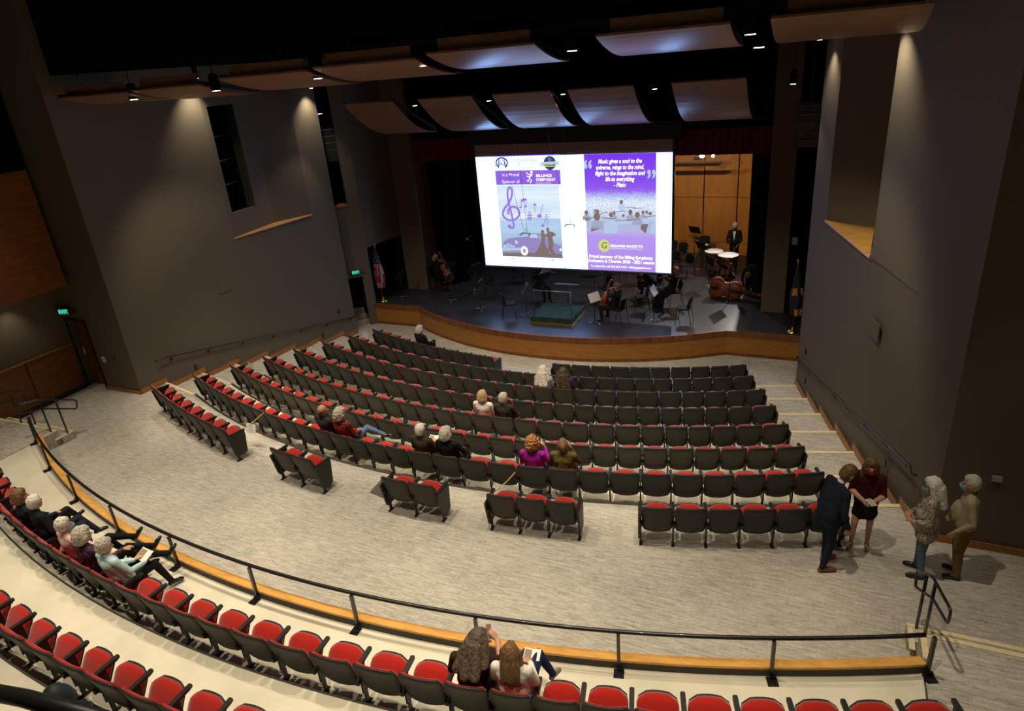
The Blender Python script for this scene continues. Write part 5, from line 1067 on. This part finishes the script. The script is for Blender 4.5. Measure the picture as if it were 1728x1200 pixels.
l, r = at_seat(7,0,11); person('curly grey-haired person in red plaid and jeans with crossed legs', l, r, mod(SEATED, knR=(.16,.78,.66), anR=(.50,.92,.48), toR=(.66,.98,.46), knL=(-.05,.77,.56), wrR=(.16,.56,.70), wrL=(.02,.58,.68)), mats(C_PLAID, C_JEAN), 'curly', H_GREY, yaw=-30, fluff=.014)
l, r = at_seat(7,0,15); person('white-haired person in dark olive holding a programme in the seventh row', l, r, mod(SEATED, wrR=(.10,.50,.80), wrL=(-.02,.52,.78), hdR=(-.3,.8,.3), hdL=(.3,.8,.3)), mats(cloth('dark_olive', (.045,.036,.018)), C_DARK), 'short', H_WHITE, yaw=-15, bulk=1.1, fluff=.002)
l, r = at_seat(7,0,16); person('grey-haired person in a black jacket in the seventh row', l, r, mod(SEATED, elR=(.30,.36,.80), wrR=(.16,.60,.70)), mats(C_BLACK, C_BLACK), 'curly', H_GREY, yaw=-20, bulk=1.15, fluff=.004)
l, r = at_seat(7,0,19); person('person with curly auburn hair and magenta jacket', l, r, mod(SEATED, elR=(.27,.32,.82), wrR=(.18,.48,1.0), hdR=(-.3,-.2,1), nmR=(-1,0,0)), mats(C_MAG, C_DARK), 'curly', H_AUB, yaw=-8, fluff=.020, bulk=1.1)
l, r = at_seat(7,0,20); person('person with brown hair in a bun and a loose olive coat', l, r, mod(SEATED, elR=(.26,.34,.86), wrR=(.12,.36,1.13), hdR=(-.3,-.3,1), nmR=(-1,0,0), shL=(-.20,.24,1.04), shR=(.20,.24,1.04)), mats(C_OLIVE, C_DARK), 'bun', H_BROWN, yaw=12, bulk=1.25)
# rear tier, left group
l, r = at_seat('A',0,5); person('brown-haired person in navy at the far left end of the rear group', l, r, mod(SEATED, **XLEG, wrR=(.08,.58,.70)), mats(C_NAVY, C_BLACK), 'bob', H_BROWN, yaw=-20, voxel=.010)
l, r = at_seat('A',0,6); person('white-haired person in a dark jacket beside the brown-haired person', l, r, mod(SEATED, chest=(-.05,.27,.93), shL=(-.24,.26,1.02), shR=(.13,.27,1.03), neck=(-.07,.27,1.09), head=(-.10,.31,1.22), **XLEG2), mats(C_BLACK, C_NAVY), 'short', H_WHITE, yaw=20, voxel=.010)
l, r = at_seat('A',0,8); person('white-haired person in a pale pink top with blue mask', l, r, mod(SEATED, **OUT, wrR=(.05,.56,.70)), mats(C_PINK, C_BLACK), 'short', H_WHITE, yaw=-25, mask=MASKB, voxel=.010, fluff=.005)
l, r = at_seat('A',0,9); person('grey-blond person in a dark patterned top between pink and pale blue', l, r, mod(SEATED, **OUT, wrR=(.14,.62,.74), hdR=(.2,.9,-.1)), mats(C_PAT, C_BLACK), 'curly', H_GREY, yaw=-15, voxel=.010, fluff=.006)
l, r = at_seat('A',0,10); person('person in a pale blue cardigan holding an open programme', l, r, mod(SEATED, knL=(-.12,.75,.64), anL=(-.05,1.08,.46), toL=(-.02,1.22,.54), knR=(.11,.76,.55), anR=(.14,.90,.12), toR=(.18,1.06,.05), elR=(.27,.34,.80), wrR=(.14,.62,.70), wrL=(-.04,.56,.72), hdR=(-.4,.8,.1), hdL=(.3,.9,.1)), mats(C_AQUA, C_BLACK), 'short', H_GREY, yaw=-15, pitch=-12, voxel=.010, fluff=.006)
# rear tier, front middle pair
l, r = at_seat('A',0,20); person('person with wide greying brown hair and brown top holding papers', l, r, mod(SEATED, head=(.10,.40,1.20), neck=(.06,.33,1.09), chest=(.03,.30,.94), shL=(-.16,.27,1.03), shR=(.22,.32,1.02), elR=(.30,.50,.82), wrR=(.22,.68,.92), hdR=(-.6,.3,.6), nmR=(-.5,.6,0), wrL=(.02,.60,.84), hdL=(.5,.8,.2), knL=(-.05,.78,.56)), mats(C_BROWN, C_BROWN, fore=SKIN), 'wide', H_MIX, yaw=-20, pitch=-24, voxel=.010, fluff=.004)
l, r = at_seat('A',0,21); person('person with long brown hair, white sweater and navy jeans', l, r, mod(SEATED, knR=(.16,.80,.66), anR=(.30,.86,.30), toR=(.36,1.0,.22), knL=(.0,.84,.60), anL=(-.05,.92,.14), wrR=(.12,.58,.74), wrL=(-.05,.58,.74)), mats(C_WHITE, C_JEAN2, SH_TAN), 'long', H_BROWN, yaw=0, pitch=8, voxel=.010, fluff=.004, bulk=1.22)
# standing group
def jacket(J, H): return [(J['pelvis'] - V3(.06,0,.10), .13, J['pelvis'] + V3(.06,0,-.10), .13, 'top'), (J['pelvis'] - V3(.04,0,0), .14, J['belly'] + V3(.04,0,0), .135, 'top'), (J['neck'] + V3(0,.0,.005), .058, J['neck'] + V3(0,.01,.02), .054, 'collar')]
person('standing person in a navy suit and brown shoes bending towards the young woman', (.52, 9.40, 0), RAD(-58), mod(STAND, pelvis=(0,-.02,.95), belly=(0,.0,1.13), chest=(0,.05,1.32), neck=(0,.10,1.475), head=(-.0,.19,1.60), shL=(-.20,.06,1.41), shR=(.20,.06,1.41), elL=(-.27,.04,1.11), elR=(.27,.02,1.11), wrL=(-.25,.14,.86), wrR=(.25,.12,.86), hipL=(-.09,-.03,.93), hipR=(.09,-.03,.93), anL=(-.11,.06,.09), toL=(-.13,.25,.04), knL=(-.10,.05,.51), anR=(.10,-.10,.09), toR=(.14,.09,.04), knR=(.10,-.01,.51)), mats(C_NAVY, C_NAVY, SH_BRN, collar=PAPER), 'short', H_BROWN, voxel=.009, scale=1.04, pitch=-34, bulk=1.12, extra=jacket, mask=MASKK, fluff=.003)
def skirt(J, H): return [(J['pelvis'] + V3(-.05,0,.08), .115, J['pelvis'] + V3(-.06,0,-.24), .125, 'skirt'), (J['pelvis'] + V3(.05,0,.08), .115, J['pelvis'] + V3(.06,0,-.24), .125, 'skirt'), (J['pelvis'] + V3(-.07,0,-.22), .125, J['pelvis'] + V3(.07,0,-.26), .125, 'skirt')]
person('young woman in a maroon top, black skirt and red mask looking at a phone', (1.02, 10.05, 0), RAD(172), mod(STAND, elL=(-.24,.06,1.12), elR=(.24,.06,1.12), wrL=(-.10,.27,1.10), wrR=(.02,.27,1.09), hdL=(.3,.9,.1), hdR=(-.3,.9,.1), nmL=(.6,0,.6), nmR=(-.6,0,.6), head=(0,.05,1.615), anL=(-.10,-.05,.09), toL=(-.12,.11,.04), anR=(.13,.06,.09), toR=(.17,.22,.04), knR=(.12,.08,.5)), mats(C_MAROON, SKIN, SH_TAN, fore=SKIN, skirt=C_BLACK, hip=C_BLACK), 'long', H_BROWN, voxel=.009, scale=.95, pitch=-4, yaw=12, extra=skirt, mask=MASKR, legr=.82)
def blouse(J, H): return [(J['pelvis'] + V3(-.07,0,.05), .14, J['pelvis'] + V3(-.08,0,-.14), .15, 'top'), (J['pelvis'] + V3(.07,0,.05), .14, J['pelvis'] + V3(.08,0,-.14), .15, 'top'), (J['belly'] + V3(-.06,.03,0), .14, J['belly'] + V3(.06,.03,0), .14, 'top')]
person('white-haired standing person in a floral blouse and jeans with blue mask', (1.80, 9.66, 0), RAD(86), mod(STAND, elL=(-.25,.0,1.10), elR=(.25,.0,1.10), wrL=(-.17,.19,1.04), wrR=(.12,.20,1.05), hdL=(.8,.5,-.1), hdR=(-.8,.5,-.1), nmL=(0,0,-1), nmR=(0,0,-1), anL=(-.12,-.03,.09), toL=(-.14,.16,.04), anR=(.12,.02,.09), toR=(.14,.2,.04)), mats(C_FLOR, C_JEAN3, SH_BLK, hip=C_FLOR), 'long', H_WHITE, voxel=.009, scale=.97, extra=blouse, mask=MASKB, glasses=True, bulk=1.32, pitch=-8, skin=SKIN2)
def belly_(J, H): return [(J['belly'] + V3(0,.075,-.05), .145, J['belly'] + V3(0,.055,.06), .14, 'top'), (J['pelvis'] + V3(-.06,.0,.03), .142, J['pelvis'] + V3(.06,.02,.03), .142, 'belt')]
person('older standing person in a khaki shirt and tan trousers with blue mask', (2.28, 9.78, 0), RAD(84), mod(STAND, elL=(-.27,-.06,1.12), wrL=(-.25,.12,.93), hdL=(.1,.5,-.8), elR=(.27,-.06,1.12), wrR=(.25,.12,.93), hdR=(-.1,.5,-.8), head=(0,.03,1.62)), mats(C_KHAKI, C_TAN, SH_BLK, belt=M('belt_black', (.01,.01,.01), .5)), 'short', H_GREY, voxel=.009, scale=1.0, extra=belly_, mask=MASKB, bulk=1.26, legr=1.15, skin=SKIN2, fluff=.002)
# musicians
def on_chair(P): return (P[0], P[1], STAGE), toward(P, COND)
MUS = 'orchestra musicians in black'
PLAYV = dict(elL=(-.28,.42,.95), wrL=(-.24,.62,1.10), hdL=(.6,.2,.7), nmL=(.5,-.6,.2), elR=(.32,.36,.95), wrR=(.14,.56,1.12), hdR=(-.8,.4,.0), nmR=(0,0,-1))
def local(P, rz, loc): return Matrix.Translation(Vector((P[0], P[1], STAGE))) @ Matrix.Rotation(rz, 4, 'Z') @ loc
def bow(label, Mw, a, b):
    t = thing('violin_bow', label, 'bow'); t.matrix_world = Mw; part('stick', MB().tube([a, b], .005, 6), WOOD_D, t); a2 = Vector(a) + V3(0, 0, -.02); part('hair', MB().tube([a2, Vector(b) + V3(0, 0, -.02)], .003, 4), PAPER, t); part('frog', MB().ball(a, .014, 8, 5), BLACK_P, t)
def violin_player(label, ilab, P, standing=False, hc=H_DARK, hs='short', chair=True, fc=None, skirt_=False):
    rz = toward(P, COND) if fc is None else fc
    base = STAND if standing else SEATED; dz = .385 if standing else 0; dy = -.25 if standing else 0
    up = {k: (Vector(v) + V3(0, dy, dz) if k[:2] in ('el', 'wr') else v) for k, v in PLAYV.items()}
    ex = (lambda J, H: [(J['pelvis'] + V3(0,.1,0), .17, V3(0,.72,.40), .20, 'leg'), (V3(-.06,.74,.40), .17, V3(-.08,.78,.10), .19, 'leg'), (V3(.06,.74,.40), .17, V3(.08,.78,.10), .19, 'leg')]) if skirt_ else None
    if chair and not standing: orch_chair('black chair under %s' % ilab[1], (P[0], P[1]), rz)
    person(label, (P[0], P[1], STAGE), rz, mod(base, **up), mats(C_BLACK, C_BLACK), hs, hc, voxel=.013, yaw=18, roll=0, mask=MASKK, group=MUS, extra=ex)
    instrument('violin', ilab[0], local(P, rz, basis((-.07, .33 + dy, 1.11 + dz), (-.42, .85, -.08), (.12, .05, 1))), VARN)
    bow('bow of ' + ilab[1], local(P, rz, Matrix.Identity(4)), (.13, .58 + dy, 1.13 + dz), (-.42, .66 + dy, 1.30 + dz))
violin_player('musician in black playing the violin beneath the screen edge', ('violin held under the lower screen edge', 'the violinist beneath the screen'), (-9.35, 22.15), hc=H_BROWN)
violin_player('musician in a long black dress playing the violin at right', ('violin held right of the screen corner', 'the violinist in the long dress'), (-4.15, 22.35), hc=H_AUB, hs='bun', skirt_=True)
violin_player('musician standing in the dark left of the stage with raised bow', ('violin in the dark at the left of the stage', 'the musician standing in the dark'), (-13.6, 24.3), standing=True, hc=H_GREY, fc=RAD(-120))
def cellist(label, ilab, P, hc, hs, fc=None):
    rz = toward(P, COND) if fc is None else fc; orch_chair('black chair under %s' % ilab[1], (P[0], P[1]), rz)
    person(label, (P[0], P[1], STAGE), rz, mod(SEATED, knL=(-.22,.74,.54), knR=(.22,.74,.54), anL=(-.20,.70,.11), anR=(.20,.74,.11), toL=(-.24,.87,.045), toR=(.24,.9,.045), elL=(-.32,.36,.98), wrL=(-.08,.48,1.12), hdL=(.7,-.2,.2), nmL=(0,-1,0), elR=(.30,.46,.84), wrR=(.12,.66,.78), hdR=(-.6,.5,-.4), nmR=(0,0,-1)), mats(C_BLACK, C_BLACK), hs, hc, voxel=.013, yaw=10, pitch=-12, mask=MASKK, group=MUS)
    instrument('cello', ilab[0], local(P, rz, basis((.02, .76, .30), (-.05, -.36, .93), (0, .93, .36))), VARN)
cellist('cellist in black seated right of the white sheet music', ('orange cello held by the seated front cellist', 'the front cellist'), (-5.58, 20.22), H_BROWN, 'bun')
cellist('cellist in black seated in the dark at the far left', ('cello in the dark beside the left column', 'the dark left cellist'), (-14.0, 22.6), H_BLOND, 'bob', RAD(-95))
person('kettledrum player in tailcoat and white shirt behind the drums', (-3.02, 27.0, STAGE), RAD(176), mod(STAND, elL=(-.27,.05,1.12), elR=(.27,.05,1.12), wrL=(-.18,.30,.98), wrR=(.18,.30,.98), hdL=(.1,.9,-.4), hdR=(-.1,.9,-.4)), mats(C_BLACK, C_BLACK, SH_BLK, shirt=PAPER), 'short', H_GREY, voxel=.013, pitch=-15, mask=MASKK, group=MUS, extra=lambda J, H: [(J['chest'] + V3(0,.095,-.22), .04, J['chest'] + V3(0,.09,.09), .045, 'shirt')])
person('musician in black bending down over the neck of the double bass', (-1.98, 23.75, STAGE), RAD(165), mod(STAND, pelvis=(0,-.12,.92), belly=(0,.05,1.02), chest=(0,.26,1.02), neck=(0,.42,.96), head=(0,.52,.86), shL=(-.18,.34,1.0), shR=(.18,.34,1.0), elL=(-.24,.40,.70), elR=(.24,.40,.70), wrL=(-.12,.45,.44), wrR=(.14,.45,.44), hdL=(.1,.2,-1), hdR=(-.1,.2,-1), hipL=(-.09,-.1,.9), hipR=(.09,-.1,.9), knL=(-.12,-.02,.48), knR=(.12,-.02,.48)), mats(C_BLACK, C_BLACK), 'short', H_BROWN, voxel=.013, pitch=-75, mask=MASKK, group=MUS)
rzh = toward((-5.0, 23.1), COND); orch_chair('black chair under the musician bending forward', (-5.0, 23.1), rzh)
person('musician in black bending far forward under the right screen edge', (-5.0, 23.1, STAGE), rzh, mod(SEATED, belly=(0,.40,.72), chest=(0,.55,.84), neck=(0,.68,.90), head=(0,.79,.84), shL=(-.18,.60,.90), shR=(.18,.60,.90), elL=(-.24,.72,.66), elR=(.24,.72,.66), wrL=(-.12,.85,.45), wrR=(.12,.85,.45), hdL=(.1,.3,-1), hdR=(-.1,.3,-1)), mats(C_BLACK, C_BLACK), 'short', H_DARK, voxel=.013, pitch=-60, mask=MASKK, group=MUS)

# ================================================================ SMALL PROPS
def local_pt(seatkey, p): o = SEATS[seatkey]; return Matrix.Translation(o.location) @ Matrix.Rotation(o.rotation_euler.z, 4, 'Z') @ Vector(p)
def booklet(label, P, rz, tiltd, w_=.22, h_=.16, pict=True):
    t = thing('programme', label, 'booklet', P, rz); R = Matrix.Rotation(RAD(tiltd), 4, 'X')
    part('pages', MB().add([(-w_/2,-h_/2,.02),(0,-h_/2,0),(w_/2,-h_/2,.02),(w_/2,h_/2,.02),(0,h_/2,0),(-w_/2,h_/2,.02)], [(0,1,4,5),(1,2,3,4)], R), PAPER, t)
    if pict: part('printed_picture', MB().add([(-w_/2+.01,-h_/2+.01,.023),(-.01,-h_/2+.01,.004),(-.01,h_/2-.02,.004),(-w_/2+.01,h_/2-.02,.023)], [(0,1,2,3)], R), M('print_brown', (.32, .22, .13), .7), t)
booklet('white open programme in the hands of the pale blue cardigan', local_pt(('A',0,10), (.05, .70, .74)), RAD(-6), 25, .26, .19)
booklet('folded papers held by the person with wide greying hair', local_pt(('A',0,20), (.14, .74, 1.0)), RAD(20), 60, .16, .2)
booklet('patterned booklet on the lap of the white sweater', local_pt(('A',0,21), (.10, .74, .70)), RAD(10), 15, .2, .15)
booklet('small programme held by the white-haired person in the seventh row', local_pt((7,0,15), (.05, .60, .84)), RAD(8), 30, .2, .15)
ph_ = thing('phone', 'white phone held by the young woman in the black skirt', 'phone', (1.055, 9.735, 1.075), RAD(30)); part('case', MB().box((0, 0, 0), (.09, .17, .012)), PAPER, ph_); part('screen', MB().box((0, 0, .0075), (.075, .15, .003)), M('phone_glass', (.5, .48, .45), .2), ph_)
# rope closures with paper notices
ROPE = M('yellow_cord', (.62, .46, .14), .7)
def rope(label, a, b, sheet_at, turn):
    t = thing('rope_closure', label, 'rope', (0, 0, 0)); a = Vector(a); b = Vector(b)
    part('cord', MB().tube([a, a.lerp(b, .33) - V3(0,0,.03), a.lerp(b, .66) - V3(0,0,.03), b], .010, 6), ROPE, t, True)
    c = a.lerp(b, sheet_at) - V3(0, 0, .05); d = (b - a).normalized(); d.z = 0; d.normalize(); R = basis(c, V3(0, .30, 1), V3(-.15, -1, .3))
    part('paper_notice', MB().add([tuple(R @ Vector(v)) for v in [(-.16,-.20,0),(.16,-.20,0),(.16,.02,0),(-.16,.02,0)]], [(0,1,2,3)]), PAPER, t)
def arm_pt(k, s_, i, side, y=.3, z=.66):
    b = BND[k][s_]; o = SEATS[k, s_, i]; p = ARC[k][2] * RAD(b[i+1] - b[i]) / 2 * side; return Matrix.Translation(o.location) @ Matrix.Rotation(o.rotation_euler.z, 4, 'Z') @ Vector((p, y, z))
rope('yellow rope with a white paper notice beside the left rear seats', arm_pt(8,0,6,1), arm_pt(7,0,7,-1,.05,.80), .5, 0)
rope('yellow rope with a white paper notice beside the group of three seats', arm_pt(8,3,0,-1), arm_pt(7,0,18,1,.0,.72), .35, 0)
for lab, (x, y), z in (('white paper notice in the left aisle beside the fifth row', (424, 619), -.15), ('white paper notice in the left aisle beside the third row', (530, 592), -.60), ('white paper notice in the left aisle beside the second row', (617, 567), -.85)):
    P = at_z(x, y, z); t = thing('paper_notice', lab, 'paper notice', P, RAD(-20)); part('sheet', MB().box((0, 0, 0), (.30, .006, .24)), PAPER, t); part('tape', MB().box((0, -.005, .11), (.06, .003, .03)), ROPE, t); part('stick', MB().tube([(0, .012, .1), (0, .012, -.52)], .008, 6), ROPE, t)
m = MB(); m.prism([(-7.62, 8.93), (-7.66, 9.42), (-7.28, 9.38), (-7.1, 8.82)], .004, .016); tag(part('floor_mat', m, M('grey_mat', (.10, .09, .08), .8)), 'dark grey square floor mat beside the middle pair of seats', 'mat')
# balcony rail with lamp clamp at the bottom left corner, close to the camera
br = thing('balcony_rail', 'thick black balcony rail at the bottom left corner', 'railing', (0, 0, 0))
part('rail', MB().tube([at_y(-260, 1122, 1.25), at_y(40, 1178, 1.25), at_y(220, 1228, 1.25)], .045, 12), BLACK_P, br, True)
part('fixture_clamp', MB().tube([at_y(60, 1196, 1.3), at_y(150, 1200, 1.42)], .05, 8), BLACK_P, br, True)
m = MB(); p = at_y(93, 1174, 1.45); m.lathe([(.03, -.09), (.10, -.06), (.085, .0), (.05, .05), (.015, .07)], 14, Matrix.Translation(p)); part('lamp_hood', m, M('hood_blue_black', (.025, .032, .04), .6), br, True)
